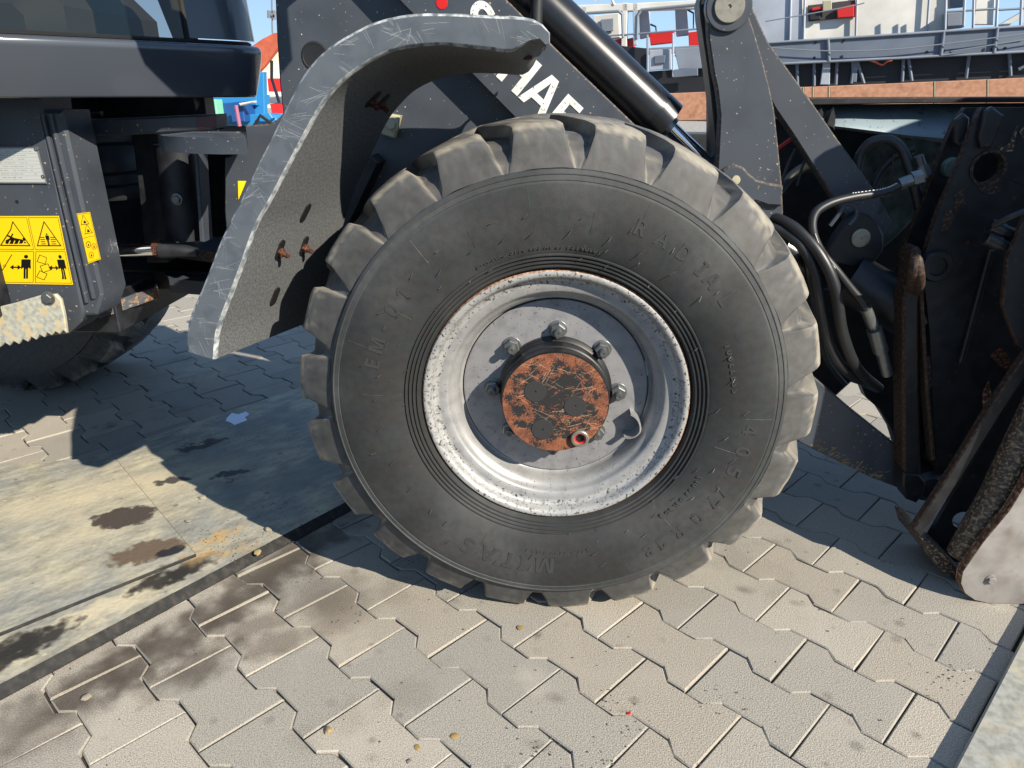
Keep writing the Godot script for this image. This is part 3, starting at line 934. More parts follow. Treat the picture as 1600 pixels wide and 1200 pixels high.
	for i in 12:
		var t0 := -1.75 + 3.1 * i / 12.0; var t1 := -1.75 + 3.1 * (i + 1) / 12.0
		var c := Vector3(0.138, -0.063, 0)
		var f0 := Vector3(0, 0, -0.024 - 0.012 * absf(i - 6.0) / 6.0); var f1 := Vector3(0, 0, -0.024 - 0.012 * absf(i - 5.0) / 6.0); var b := Vector3(0, 0, -0.066)
		var d0 := Vector3(cos(t0), sin(t0), 0); var d1 := Vector3(cos(t1), sin(t1), 0)
		s.quad(c + d0 * 0.026 + b, c + d0 * 0.026 + f0, c + d1 * 0.026 + f1, c + d1 * 0.026 + b)
		s.quad(c + d0 * 0.023 + f0, c + d0 * 0.023 + b, c + d1 * 0.023 + b, c + d1 * 0.023 + f1)
		s.quad(c + d0 * 0.026 + f0, c + d0 * 0.023 + f0, c + d1 * 0.023 + f1, c + d1 * 0.026 + f1)
	obj("valve_guard", s, mats.rim_paint, w)
	return w


# ---------------------------------------------------------------- wheel loader
func resample(poly: PackedVector2Array, n: int) -> PackedVector2Array:
	var c := Curve2D.new()
	for i in poly.size():
		var tan := (poly[mini(i + 1, poly.size() - 1)] - poly[maxi(i - 1, 0)]) / 6.0
		c.add_point(poly[i], -tan, tan)
	var out := PackedVector2Array()
	var l := c.get_baked_length()
	for i in n + 1:
		out.append(c.sample_baked(l * i / n, true))
	return out


func make_fender(loader: Node3D) -> void:
	var zf := 0.03
	var zb := -0.30
	var N := 60
	var outer := resample(pa([-0.661, 0.577, -0.65, 0.631, -0.609, 0.705, -0.568, 0.781, -0.528, 0.842, -0.493, 0.898, -0.453, 0.96, -0.407, 1.03, -0.368, 1.068, -0.331, 1.089, -0.286, 1.108, -0.233, 1.118, -0.185, 1.119, -0.147, 1.118, -0.104, 1.116, -0.07, 1.115, -0.046, 1.11, -0.03, 1.1, -0.022, 1.088, -0.024, 1.078]), N)
	var inner := resample(pa([-0.61, 0.561, -0.601, 0.6, -0.59, 0.63, -0.543, 0.723, -0.507, 0.798, -0.48, 0.837, -0.446, 0.888, -0.4, 0.957, -0.368, 1, -0.333, 1.03, -0.289, 1.056, -0.247, 1.07, -0.191, 1.075, -0.148, 1.072, -0.11, 1.068, -0.09, 1.065, -0.074, 1.069, -0.061, 1.077, -0.048, 1.083, -0.036, 1.083, -0.03, 1.076]), N)
	var back := resample(pa([-0.533, 0.538, -0.496, 0.625, -0.46, 0.722, -0.423, 0.815, -0.385, 0.884, -0.358, 0.932, -0.333, 0.969, -0.297, 1.004, -0.271, 1.02, -0.243, 1.031, -0.207, 1.039, -0.171, 1.043, -0.12, 1.042, -0.083, 1.04, -0.068, 1.043, -0.056, 1.055, -0.049, 1.068, -0.039, 1.082, -0.033, 1.091]), N)
	var face := Soup.new(); var rim := Soup.new(); var under := Soup.new(); var top := Soup.new()
	var cen := func(i: int, t: float) -> Vector2: return inner[i].lerp(outer[i], t)
	var tip := func(v: Vector2, z: float) -> Vector3: return Vector3(v.x, v.y, z)
	var n := noise(0.05, 3, 301)
	for i in N:
		var j := i + 1
		# flat outer face with rounded rims towards the top and the inside
		for st in [[0.10, 0.0, 0.90, 0.0]]:
			face.quad(tip.call(cen.call(i, st[2]), zf), tip.call(cen.call(i, st[0]), zf), tip.call(cen.call(j, st[0]), zf), tip.call(cen.call(j, st[2]), zf))
		var ring := [[0.90, 0.0], [0.97, -0.003], [1.0, -0.010]]
		for k in 2:
			var a: Array = ring[k]; var b: Array = ring[k + 1]
			var ja := 0.0012 * n.get_noise_1d(i * 40.0); var jb := 0.0012 * n.get_noise_1d(j * 40.0)
			rim.quad(tip.call(cen.call(i, b[0]), zf + b[1] + ja), tip.call(cen.call(i, a[0]), zf + a[1]), tip.call(cen.call(j, a[0]), zf + a[1]), tip.call(cen.call(j, b[0]), zf + b[1] + jb))
		ring = [[0.10, 0.0], [0.03, -0.003], [0.0, -0.010]]
		for k in 2:
			var a: Array = ring[k]; var b: Array = ring[k + 1]
			rim.quad(tip.call(cen.call(i, a[0]), zf + a[1]), tip.call(cen.call(i, b[0]), zf + b[1]), tip.call(cen.call(j, b[0]), zf + b[1]), tip.call(cen.call(j, a[0]), zf + a[1]))
		# inside face, from the outer flange to the inner edge, and the upper side
		for k in 4:
			var t0 := k / 4.0; var t1 := (k + 1) / 4.0
			under.quad(tip.call(inner[i].lerp(back[i], t0), lerpf(zf - 0.010, zb, t0)), tip.call(inner[i].lerp(back[i], t1), lerpf(zf - 0.010, zb, t1)), tip.call(inner[j].lerp(back[j], t1), lerpf(zf - 0.010, zb, t1)), tip.call(inner[j].lerp(back[j], t0), lerpf(zf - 0.010, zb, t0)))
		var off_i: Vector2 = (outer[i] - inner[i]) * 0.5; var off_j: Vector2 = (outer[j] - inner[j]) * 0.5
		top.quad(tip.call(outer[i], zf - 0.010), tip.call(outer[j], zf - 0.010), tip.call(back[j] + off_j, zb), tip.call(back[i] + off_i, zb))
		top.quad(tip.call(back[i] + off_i, zb), tip.call(back[j] + off_j, zb), tip.call(back[j], zb), tip.call(back[i], zb))
	for i in [0, N]:
		var off: Vector2 = (outer[i] - inner[i]) * 0.5
		var a: Vector3 = tip.call(outer[i], zf - 0.010); var b: Vector3 = tip.call(inner[i], zf - 0.010)
		var c: Vector3 = tip.call(back[i], zb); var d: Vector3 = tip.call(back[i] + off, zb)
		var a2: Vector3 = tip.call(cen.call(i, 0.9), zf); var b2: Vector3 = tip.call(cen.call(i, 0.1), zf)
		if i == 0:
			rim.quad(a, d, c, b)
			rim.quad(a2, a, b, b2)
		else:
			rim.quad(a, b, c, d)
			rim.quad(a2, b2, b, a)
	var f := obj("fender", face, mats.fender_plastic, loader, 60.0)
	obj("scuffed_rim", rim, mats.scuffed_plastic, f, 70.0)
	obj("fender_underside", under, mats.fender_inside, f, 60.0)
	obj("fender_top", top, mats.fender_plastic, f, 60.0)
	# rusty bolts in dark slots on the inside, at the lower end
	for q in [Vector3(-0.548, 0.73, -0.05), Vector3(-0.517, 0.727, -0.085), Vector3(-0.509, 0.782, -0.085), Vector3(-0.567, 0.629, -0.05)]:
		pass
	var spots := [[14, 0.30, true], [14, 0.56, true], [19, 0.44, false], [7, 0.42, false], [36, 0.52, true], [36, 0.68, true]]
	for sp in spots:
		var i: int = sp[0]; var t: float = sp[1]
		var c3: Vector3 = tip.call(inner[i].lerp(back[i], t), lerpf(zf - 0.010, zb, t))
		var along: Vector3 = (tip.call(inner[i + 1].lerp(back[i + 1], t), c3.z) - c3).normalized()
		var across: Vector3 = (tip.call(back[i], zb) - tip.call(inner[i], zf)).normalized()
		var nor := along.cross(across).normalized()
		if nor.dot(Vector3(0.7, -0.2, 0.3)) < 0:
			nor = -nor
		across = nor.cross(along).normalized()
		var B := Basis(across, along, nor)
		var sl := Soup.new()
		sl.xf = Transform3D(B, c3 + nor * 0.0015)
		var oval := PackedVector2Array()
		for k in 16:
			var a := TAU * k / 16.0
			oval.append(Vector2(cos(a) * 0.010, sin(a) * 0.010 + (0.010 if sin(a) > 0 else -0.010)))
		prism(sl, oval, 0.0008, -0.001, 0.0004)
		obj("slot", sl, mats.seal_rubber, f)
		if sp[2]:
			var bs := Soup.new()
			bs.xf = Transform3D(B, c3 + nor * 0.002 - along * 0.004)
			prism(bs, hexagon(0.0085), 0.008, 0.0, 0.001)
			lathe(bs, pa([0.0048, 0.007, 0.0048, 0.017, 0.0038, 0.019, 0, 0.019]), 12)
			obj("fender_bolt", bs, mats.rust_lump, f)
	var rv := Soup.new()
	var rc: Vector3 = tip.call(inner[N - 3].lerp(back[N - 3], 0.45), lerpf(zf, zb, 0.45))
	rv.xf = Transform3D(Basis(Vector3.RIGHT, PI / 2), rc)
	lathe(rv, pa([0.009, -0.002, 0.009, 0.003, 0.006, 0.005, 0, 0.005]), 16)
	obj("rivet", rv, mats.rust_lump, f)
	# pale bracket that carries the fender
	var br := Soup.new()
	prism(br, pa([-0.374, 0.967, -0.338, 0.961, -0.354, 0.915, -0.388, 0.926]), -0.405, -0.432, 0.003)
	var bo := obj("fender_bracket", br, mats.cream_part, loader)
	br = Soup.new()
	bolt(br, ([Vector3(-0.358, 0.944, -0.405)])[0], 0.011, 0.009)
	obj("bracket_bolt", br, mats.cream_part, bo)
	br = Soup.new()
	prism(br, pa([-0.397, 0.883, -0.381, 0.868, -0.429, 0.781, -0.495, 0.668, -0.515, 0.682]), -0.36, -0.44, 0.003)
	obj("fender_arm", br, mats.dark_frame_paint, loader)


func make_arm(loader: Node3D) -> void:
	var z := -0.385
	var arm := plate("lift_arm", pa([-0.655, 1.514, -0.533, 1.541, -0.1, 1.169, 0.004, 1.077, 0.154, 0.949, 0.316, 0.772, 0.449, 0.575, 0.612, 0.391, 0.705, 0.315, 0.84, 0.214, 0.861, 0.106, 0.782, 0.136, 0.599, 0.225, 0.384, 0.389, 0.189, 0.63, -0.086, 0.951, -0.329, 1.18, -0.447, 1.299]), z, 0.035, mats.anthracite_paint, loader, mats.chipped_edge)
	# white letters running down the arm; only a stretch shows between the fender and the tyre
	var font := SystemFont.new()
	font.font_names = PackedStringArray(["Droid Sans"])
	font.font_weight = 800
	var at := pa([-0.175, 1.141, -0.132, 1.095, -0.087, 1.047, -0.038, 1.005, 0.005, 0.962, 0.057, 0.907, 0.108, 0.853])
	var dir := (at[3] - at[2]).normalized()
	var txt := "SCHAEFF"
	for i in 7:
		var t := TextMesh.new()
		t.text = txt[i]
		t.font = font
		t.font_size = 48
		t.pixel_size = 0.0022
		t.depth = 0.0012
		var o := obj("letter", t, mats.lettering_white, arm)
		o.transform = Transform3D(Basis(Vector3.BACK, dir.angle()), Vector3(at[i].x, at[i].y, z + 0.0008))
	var sp := Soup.new()
	prism(sp, hexagon(0.012, 9, 0.2, (pa([-0.24, 1.173]))[0]), z + 0.0012, z - 0.001, 0.0004)
	obj("red_mark", sp, mats.red_paint, arm)
	var rng := RandomNumberGenerator.new(); rng.seed = 23
	var sc := Soup.new()
	var low: Array = [Vector3(0.618, 0.222, -0.385), Vector3(0.681, 0.186, -0.385), Vector3(0.749, 0.149, -0.385), Vector3(0.815, 0.123, -0.385)]
	for i in 70:
		var p0: Vector3 = low[i % 3].lerp(low[i % 3 + 1], rng.randf()) + Vector3(0, rng.randf_range(0.002, 0.03) * rng.randf(), 0)
		var w := Vector2.from_angle(rng.randf_range(-0.6, 1.4)) * rng.randf_range(0.002, 0.014)
		tube(sc, [p0, p0 + Vector3(w.x, w.y, 0)], rng.randf_range(0.0005, 0.0014), 4, false)
	tag(obj("scratch", sc, mats.dry_mud, arm), "", "", "", "stuff")
	# frame side behind the arm
	var fr := plate("front_frame", pa([-0.589, 1.23, -0.597, 1.111, -0.601, 1.024, -0.601, 0.962, -0.628, 0.942, -0.689, 0.938, -0.69, 0.898, -0.716, 0.879, -0.743, 0.87, -0.76, 0.752, -0.767, 0.618, -0.681, 0.542, -0.355, 0.267, 0.056, 0.412, 0.199, 0.763, 0.118, 0.951, -0.232, 1.229]), -0.435, 0.03, mats.plain_anthracite_paint, loader, mats.chipped_edge)
	var hole := Soup.new()
	lathe(hole, pa([0.030, -0.4345, 0.026, -0.4335, 0.024, -0.4345, 0, -0.4345]), 24, Vector3((pa([-0.519, 1.077]))[0].x, (pa([-0.519, 1.077]))[0].y, 0))
	obj("frame_hole", hole, mats.seal_rubber, fr)
	hole = Soup.new()
	prism(hole, pa([-0.719, 0.82, -0.7, 0.82, -0.723, 0.779]), -0.4332, -0.4352, 0.0003)
	obj("yellow_label", hole, base("label_yellow", Color(0.95, 0.82, 0.05), 0.4), fr)
	# far side of the front frame, belly and axle
	var fs := Soup.new()
	box(fs, Vector3(-0.05, 0.62, -1.08), Vector3(1.15, 0.55, 0.03))
	box(fs, Vector3(-0.05, 0.42, -0.76), Vector3(1.0, 0.04, 0.60))
	box(fs, Vector3(0.35, 0.62, -0.76), Vector3(0.03, 0.4, 0.58))
	tube(fs, [Vector3(0, 0.48, -0.07), Vector3(0, 0.48, -1.45)], 0.09, 16, false)
	tag(obj("belly", fs, mats.dark_frame_paint, loader), "", "", "", "stuff")
	# tilt ram: glossy barrel with end cap, chrome rod
	var s := Soup.new()
	var ax: Array = [Vector3(-0.132, 1.251, -0.5), Vector3(0.207, 0.97, -0.5), Vector3(0.237, 0.945, -0.5), Vector3(0.347, 0.852, -0.5)]
	tube(s, [ax[0], ax[1]], 0.0505, 40, false)
	var ram := obj("tilt_ram", s, mats.gloss_black, loader)
	s = Soup.new()
	tube(s, [ax[1], ax[1].lerp(ax[2], 0.12)], 0.0497, 40, false)
	tube(s, [ax[1].lerp(ax[2], 0.12), ax[2]], 0.0507, 40, false)
	obj("ram_cap", s, mats.gloss_black, ram)
	s = Soup.new()
	tube(s, [ax[2], ax[3]], 0.0165, 24, false)
	obj("ram_rod", s, mats.chrome, ram)
	s = Soup.new()
	tube(s, [ax[2].lerp(ax[3], -0.02), ax[2].lerp(ax[3], 0.10)], 0.024, 24, false)
	obj("ram_seal", s, mats.zinc, ram)
	s = Soup.new()
	tube(s, [Vector3(-0.053, 1.196, -0.45), Vector3(-0.053, 1.161, -0.45), Vector3(-0.052, 1.113, -0.45)], 0.013, 12, false)
	obj("ram_pipe", s, mats.dark_frame_paint, ram)
	# rocker lever: two plates with a big pin at the top
	var lev := plate("rocker_lever", pa([0.287, 1.156, 0.283, 1.184, 0.298, 1.204, 0.331, 1.208, 0.356, 1.19, 0.363, 1.163, 0.383, 1.122, 0.404, 1.075, 0.423, 1.028, 0.441, 0.979, 0.458, 0.91, 0.477, 0.83, 0.488, 0.771, 0.492, 0.645, 0.36, 0.643, 0.341, 0.77, 0.337, 0.877, 0.332, 0.966, 0.321, 1.015, 0.309, 1.051, 0.294, 1.11]), -0.40, 0.03, mats.anthracite_paint, loader, mats.chipped_edge)
	plate("rear_rocker_plate", pa([0.285, 1.15, 0.28, 1.179, 0.287, 1.208, 0.326, 1.208, 0.357, 1.162, 0.43, 0.99, 0.471, 0.832, 0.461, 0.748, 0.35, 0.803, 0.341, 0.912, 0.322, 1.003, 0.307, 1.065]), -0.46, 0.06, mats.black_paint, lev)  # black colour stands in for the shade on this rear plate
	s = Soup.new()
	var pc: Vector3 = ([Vector3(0.326, 1.167, -0.4)])[0]
	lathe(s, pa([0.0455, -0.41, 0.0455, -0.392, 0.0435, -0.390, 0.0300, -0.390]), 40, Vector3(pc.x, pc.y, 0))
	obj("pin_collar", s, mats.plain_anthracite_paint, lev)
	s = Soup.new()
	lathe(s, pa([0.0300, -0.395, 0.0300, -0.3865, 0.0285, -0.385, 0.004, -0.385, 0.003, -0.388, 0, -0.388]), 40, Vector3(pc.x, pc.y, 0))
	obj("pivot_pin", s, mats.pin_steel, lev)
	var foot := plate("lever_foot", pa([0.343, 0.854, 0.355, 0.865, 0.373, 0.869, 0.388, 0.864, 0.402, 0.851, 0.419, 0.839, 0.444, 0.832, 0.476, 0.827, 0.479, 0.784, 0.45, 0.785, 0.422, 0.794, 0.384, 0.772, 0.343, 0.772]), -0.385, 0.016, mats.anthracite_paint, lev, mats.chipped_edge, 0.004)
	s = Soup.new()
	var fb: Vector3 = ([Vector3(0.375, 0.838, -0.385)])[0]
	lathe(s, pa([0.0095, -0.385, 0.0090, -0.381, 0, -0.380]), 18, Vector3(fb.x, fb.y, 0))
	obj("foot_rivet", s, mats.cream_part, lev)
	# push link down to the attachment plate
	var link := plate("push_link", pa([0.355, 1.198, 0.382, 1.186, 0.431, 1.108, 0.47, 1.066, 0.537, 0.993, 0.604, 0.917, 0.654, 0.864, 0.714, 0.797, 0.752, 0.743, 0.739, 0.704, 0.685, 0.706, 0.631, 0.774, 0.564, 0.856, 0.51, 0.923, 0.461, 0.98, 0.412, 1.053, 0.364, 1.115]), -0.47, 0.04, mats.plain_anthracite_paint, loader, mats.chipped_edge)
	s = Soup.new()
	var lp: Vector3 = ([Vector3(0.677, 0.71, -0.44)])[0]
	prism(s, pa([0.611, 0.679, 0.623, 0.713, 0.641, 0.745, 0.663, 0.765, 0.689, 0.759, 0.712, 0.74, 0.727, 0.718, 0.734, 0.683, 0.719, 0.654, 0.67, 0.642, 0.625, 0.653]), -0.44, -0.465, 0.004)
	var eye := obj("link_eye", s, mats.black_paint, link)
	s = Soup.new()
	lathe(s, pa([0.0205, -0.445, 0.0205, -0.434, 0.019, -0.433, 0.003, -0.433, 0.002, -0.435, 0, -0.435]), 30, Vector3(lp.x, lp.y, 0))
	obj("link_pin", s, mats.pin_steel, link)
	# unseen housing on a stalk, added to cast the shadow on the cab
	s = Soup.new()
	box(s, Vector3(-0.32, 1.48, -0.02), Vector3(0.30, 0.24, 0.14), 0.05)
	tube(s, [Vector3(-0.32, 1.40, -0.06), Vector3(-0.36, 1.36, -0.25), Vector3(-0.40, 1.30, -0.40)], 0.014, 10)
	obj("added_shadow_housing", s, mats.plain_anthracite_paint, loader)


func hose(called: String, pts: Array, r: float, parent: Node, m: Material = null) -> MeshInstance3D:
	var s := Soup.new()
	tube(s, pts, r, 12)
	return obj(called, s, m if m else mats.hose_rubber, parent)


func make_hoses(loader: Node3D) -> void:
	hose("hydraulic_hose", [Vector3(0.456, 0.757, -0.42), Vector3(0.479, 0.755, -0.4), Vector3(0.515, 0.735, -0.36), Vector3(0.557, 0.689, -0.33), Vector3(0.594, 0.623, -0.32), Vector3(0.63, 0.521, -0.33), Vector3(0.688, 0.429, -0.36), Vector3(0.774, 0.358, -0.42)], 0.0125, loader)
	hose("hydraulic_hose", [Vector3(0.454, 0.738, -0.4), Vector3(0.486, 0.731, -0.38), Vector3(0.521, 0.705, -0.35), Vector3(0.553, 0.653, -0.34), Vector3(0.578, 0.575, -0.34), Vector3(0.616, 0.484, -0.35), Vector3(0.671, 0.417, -0.37), Vector3(0.769, 0.357, -0.43)], 0.0115, loader)
	hose("hydraulic_hose", [Vector3(0.565, 0.676, -0.45), Vector3(0.579, 0.62, -0.45), Vector3(0.614, 0.514, -0.45), Vector3(0.652, 0.419, -0.45), Vector3(0.712, 0.35, -0.46)], 0.006, loader)
	var h := hose("hydraulic_hose", [Vector3(0.732, 0.832, -0.4), Vector3(0.688, 0.815, -0.39), Vector3(0.62, 0.805, -0.38), Vector3(0.572, 0.793, -0.37), Vector3(0.542, 0.773, -0.36), Vector3(0.539, 0.739, -0.35), Vector3(0.561, 0.697, -0.345), Vector3(0.597, 0.658, -0.34), Vector3(0.634, 0.619, -0.34), Vector3(0.662, 0.591, -0.34), Vector3(0.678, 0.568, -0.34)], 0.0095, loader)
	var s := Soup.new()
	tube(s, [Vector3(0.722, 0.83, -0.4), Vector3(0.746, 0.84, -0.4)], 0.013, 14, false)
	tube(s, [Vector3(0.746, 0.84, -0.4), Vector3(0.766, 0.846, -0.4)], 0.0165, 6, false)
	obj("hose_fitting", s, mats.zinc, h)
	s = Soup.new()
	tube(s, [Vector3(0.674, 0.574, -0.34), Vector3(0.699, 0.535, -0.345)], 0.0125, 14, false)
	tube(s, [Vector3(0.697, 0.538, -0.345), Vector3(0.708, 0.519, -0.35)], 0.0085, 8, false)
	tube(s, [Vector3(0.705, 0.525, -0.35), Vector3(0.734, 0.471, -0.36)], 0.0165, 16, false)
	tube(s, [Vector3(0.734, 0.471, -0.36), Vector3(0.764, 0.412, -0.37)], 0.0125, 16, false)
	obj("hose_coupling", s, mats.zinc, h)
	# white print along that hose: short dashes
	s = Soup.new()
	var track := smooth_path([Vector3(0.711, 0.834, -0.388), Vector3(0.682, 0.824, -0.378), Vector3(0.614, 0.815, -0.368)], 10)
	for i in range(0, track.size() - 1, 1):
		tube(s, [track[i], track[i].lerp(track[i + 1], 0.55)], 0.0010, 4, false)
	track = smooth_path([Vector3(0.541, 0.735, -0.338), Vector3(0.56, 0.699, -0.334), Vector3(0.592, 0.663, -0.33)], 10)
	for i in range(0, track.size() - 1, 1):
		tube(s, [track[i], track[i].lerp(track[i + 1], 0.55)], 0.0010, 4, false)
	tag(obj("hose_print", s, mats.lettering_white, h), "", "", "", "stuff")
	h = hose("hydraulic_hose", [Vector3(0.669, 0.843, -0.5), Vector3(0.671, 0.885, -0.5), Vector3(0.687, 0.91, -0.49), Vector3(0.718, 0.916, -0.48), Vector3(0.744, 0.898, -0.47), Vector3(0.764, 0.859, -0.46), Vector3(0.783, 0.809, -0.45), Vector3(0.808, 0.754, -0.45)], 0.011, loader)
	s = Soup.new()
	tube(s, [Vector3(0.778, 0.884, -0.46), Vector3(0.792, 0.859, -0.46)], 0.010, 14, false)
	tube(s, [Vector3(0.791, 0.862, -0.46), Vector3(0.8, 0.841, -0.45)], 0.013, 6, false)
	obj("hose_fitting", s, mats.zinc, h)
	hose("hydraulic_hose", [Vector3(0.533, 0.787, -0.6), Vector3(0.564, 0.823, -0.62), Vector3(0.6, 0.843, -0.62), Vector3(0.653, 0.826, -0.6)], 0.012, loader)
	hose("hydraulic_hose", [Vector3(0.729, 0.796, -0.55), Vector3(0.742, 0.842, -0.55), Vector3(0.767, 0.877, -0.54), Vector3(0.797, 0.895, -0.52)], 0.009, loader)
	hose("cable", [Vector3(0.507, 0.797, -0.52), Vector3(0.521, 0.857, -0.52), Vector3(0.534, 0.893, -0.52)], 0.0035, loader)
	hose("cable", [Vector3(0.548, 0.812, -0.52), Vector3(0.553, 0.851, -0.52), Vector3(0.561, 0.875, -0.52)], 0.003, loader)
	hose("cable", [Vector3(0.496, 0.892, -0.53), Vector3(0.514, 0.906, -0.53), Vector3(0.529, 0.917, -0.53)], 0.004, loader, mats.red_paint)
	hose("cable", [Vector3(0.725, 0.888, -0.46), Vector3(0.729, 0.841, -0.46), Vector3(0.727, 0.793, -0.46), Vector3(0.722, 0.759, -0.46)], 0.0018, loader)
	# thick torque tube and the tie to the attachment plate
	s = Soup.new()
	tube(s, [Vector3(0.523, 0.671, -0.5), Vector3(0.593, 0.636, -0.5)], 0.036, 20, false)
	obj("torque_tube", s, mats.gloss_black, loader)
	s = Soup.new()
	tube(s, [Vector3(0.675, 0.616, -0.46), Vector3(0.83, 0.533, -0.4)], 0.058, 24, false)
	obj("lower_tube", s, mats.black_paint, loader)
	s = Soup.new()
	tube(s, [Vector3(0.599, 0.739, -0.42), Vector3(0.614, 0.763, -0.42), Vector3(0.63, 0.786, -0.42), Vector3(0.647, 0.781, -0.42), Vector3(0.652, 0.759, -0.42), Vector3(0.64, 0.74, -0.42)], 0.005, 8)
	obj("lifting_eye", s, mats.plain_anthracite_paint, loader)


func make_rear(loader: Node3D) -> void:
	# post below the cab with labels
	var s := Soup.new()
	prism(s, pa([-1.448, 1.031, -1.033, 0.997, -1.037, 0.962, -1.038, 0.578, -1.039, 0.552, -1.051, 0.53, -1.088, 0.501, -1.188, 0.487, -1.657, 0.431]), -0.28, -0.38, 0.006)
	var post := obj("cab_post", s, mats.anthracite_paint, loader)
	s = Soup.new()     # ribs pressed along its corner
	tube(s, [Vector3(-1.037, 0.964, -0.281), Vector3(-1.029, 0.575, -0.281)], 0.0045, 8, false)
	tube(s, [Vector3(-1.022, 0.964, -0.284), Vector3(-1.013, 0.584, -0.284)], 0.0055, 8, false)
	obj("corner_rib", s, mats.anthracite_paint, post)
	s = Soup.new()
	prism(s, pa([-1.043, 0.971, -0.998, 0.971, -0.992, 0.592, -1.016, 0.545, -1.052, 0.542]), -0.285, -0.38, 0.006)
	obj("corner_rail", s, mats.anthracite_paint, post)
	var zf := -0.2785
	var q: Array = [Vector3(-1.186, 0.761, -0.278), Vector3(-1.047, 0.763, -0.278), Vector3(-1.049, 0.615, -0.278), Vector3(-1.224, 0.615, -0.278)]
	picture("warning_label", q[0], q[1], q[2], q[3], mats.warning_print, post)
	q = [Vector3(-1.013, 0.767, -0.284), Vector3(-0.982, 0.771, -0.284), Vector3(-0.979, 0.671, -0.284), Vector3(-1.011, 0.66, -0.284)]
	picture("narrow_label", q[0], q[1], q[2], q[3], mats.narrow_print, post)
	s = Soup.new()
	prism(s, pa([-1.178, 0.901, -1.06, 0.902, -1.057, 0.828, -1.198, 0.827]), -0.2765, -0.2795, 0.0006)
	var tp := obj("type_plate", s, mats.zinc, post)
	q = [Vector3(-1.172, 0.898, -0.276), Vector3(-1.062, 0.899, -0.276), Vector3(-1.058, 0.831, -0.276), Vector3(-1.191, 0.83, -0.276)]
	picture("type_plate_print", q[0], q[1], q[2], q[3], mats.type_plate_print, tp)
	for v in [Vector3(-1.063, 0.897, -0.276), Vector3(-1.061, 0.843, -0.276)]:
		s = Soup.new()
		lathe(s, pa([0.0042, -0.002, 0.0040, 0.0012, 0.0015, 0.0018, 0, 0.0005]), 14, v)
		obj("plate_rivet", s, mats.zinc, tp)
	s = Soup.new()
	lathe(s, pa([0.004, 0.0006, 0.0035, 0.0008, 0, 0.0004]), 12, ([Vector3(-1.132, 0.791, -0.28)])[0])
	obj("bolt_hole", s, mats.seal_rubber, post)
	# flat foot plate that reaches to the joint, chipped to the primer
	s = Soup.new()
	var e := Soup.new()
	s.xf = Transform3D(Basis(Vector3.RIGHT, PI / 2), Vector3(0, 0.528, 0))
	prism(s, pa([-1.136, -0.451, -1.164, -0.538, -1.171, -0.592, -1.106, -0.691, -1.065, -0.649, -1.039, -0.6, -1.088, -0.407]), -0.0, 0.028, 0.002, e)
	var fp := obj("foot_plate", s, mats.anthracite_paint, loader)
	obj("worn_edge", e, mats.foot_edge, fp)
	# galvanised serrated step
	s = Soup.new()
	var st := pa([-1.499, 0.537, -1.231, 0.565, -1.169, 0.58, -1.108, 0.598, -1.071, 0.602, -1.062, 0.59, -1.062, 0.552, -1.066, 0.515, -1.073, 0.521, -1.083, 0.512, -1.091, 0.518, -1.101, 0.509, -1.111, 0.515, -1.119, 0.504, -1.129, 0.51, -1.139, 0.498, -1.149, 0.505, -1.159, 0.493, -1.17, 0.499, -1.181, 0.487, -1.191, 0.494, -1.203, 0.483, -1.212, 0.49, -1.223, 0.481, -1.275, 0.452, -1.549, 0.384])
	prism(s, st, -0.245, -0.253, 0.002)
	var step := obj("step", s, mats.galvanised, loader)
	s = Soup.new()
	bolt(s, ([Vector3(-1.088, 0.593, -0.245)])[0], 0.011, 0.008)
	obj("step_bolt", s, mats.zinc, step)
	# beams and plates in the shade below the cab
	s = Soup.new()
	prism(s, pa([-1.162, 0.943, -0.949, 0.952, -0.752, 0.961, -0.755, 0.932, -0.766, 0.927, -0.986, 0.914, -1.163, 0.908]), -0.44, -0.50, 0.004)
	var bm := obj("cross_beam", s, mats.anthracite_paint, loader)
	s = Soup.new()
	prism(s, pa([-0.796, 0.954, -0.752, 0.959, -0.756, 0.935, -0.797, 0.93]), -0.4385, -0.4405, 0.0005)
	obj("red_reflector", s, base("faded_red", Color(0.3, 0.16, 0.17), 0.4), bm)
	s = Soup.new()
	e = Soup.new()
	s.xf = Transform3D(Basis(Vector3.RIGHT, PI / 2), Vector3(0, 0.924, 0))
	prism(s, pa([-0.808, -0.288, -0.797, -0.413, -0.695, -0.427, -0.647, -0.332, -0.598, -0.206, -0.65, -0.199, -0.718, -0.212, -0.779, -0.247]), 0.0, 0.028, 0.002, e)
	var jp := obj("joint_plate", s, mats.anthracite_paint, loader)
	obj("worn_edge", e, mats.anthracite_paint, jp)
	s = Soup.new()
	prism(s, pa([-1.007, 0.918, -0.947, 0.919, -0.973, 0.606, -1.029, 0.605]), -0.55, -0.60, 0.003)
	obj("joint_web", s, mats.dark_frame_paint, loader)
	s = Soup.new()
	tube(s, [Vector3(-0.894, 0.891, -0.52), Vector3(-0.902, 0.673, -0.52)], 0.046, 24, false)
	var jt := obj("joint_column", s, mats.dark_frame_paint, loader)
	s = Soup.new()
	prism(s, pa([-0.826, 0.892, -0.817, 0.892, -0.835, 0.674, -0.846, 0.674]), -0.47, -0.52, 0.002)
	obj("column_flange", s, mats.plain_anthracite_paint, jt)
	s = Soup.new()
	bolt(s, ([Vector3(-0.884, 0.773, -0.47)])[0], 0.010, 0.008)
	obj("column_bolt", s, mats.zinc, jt)
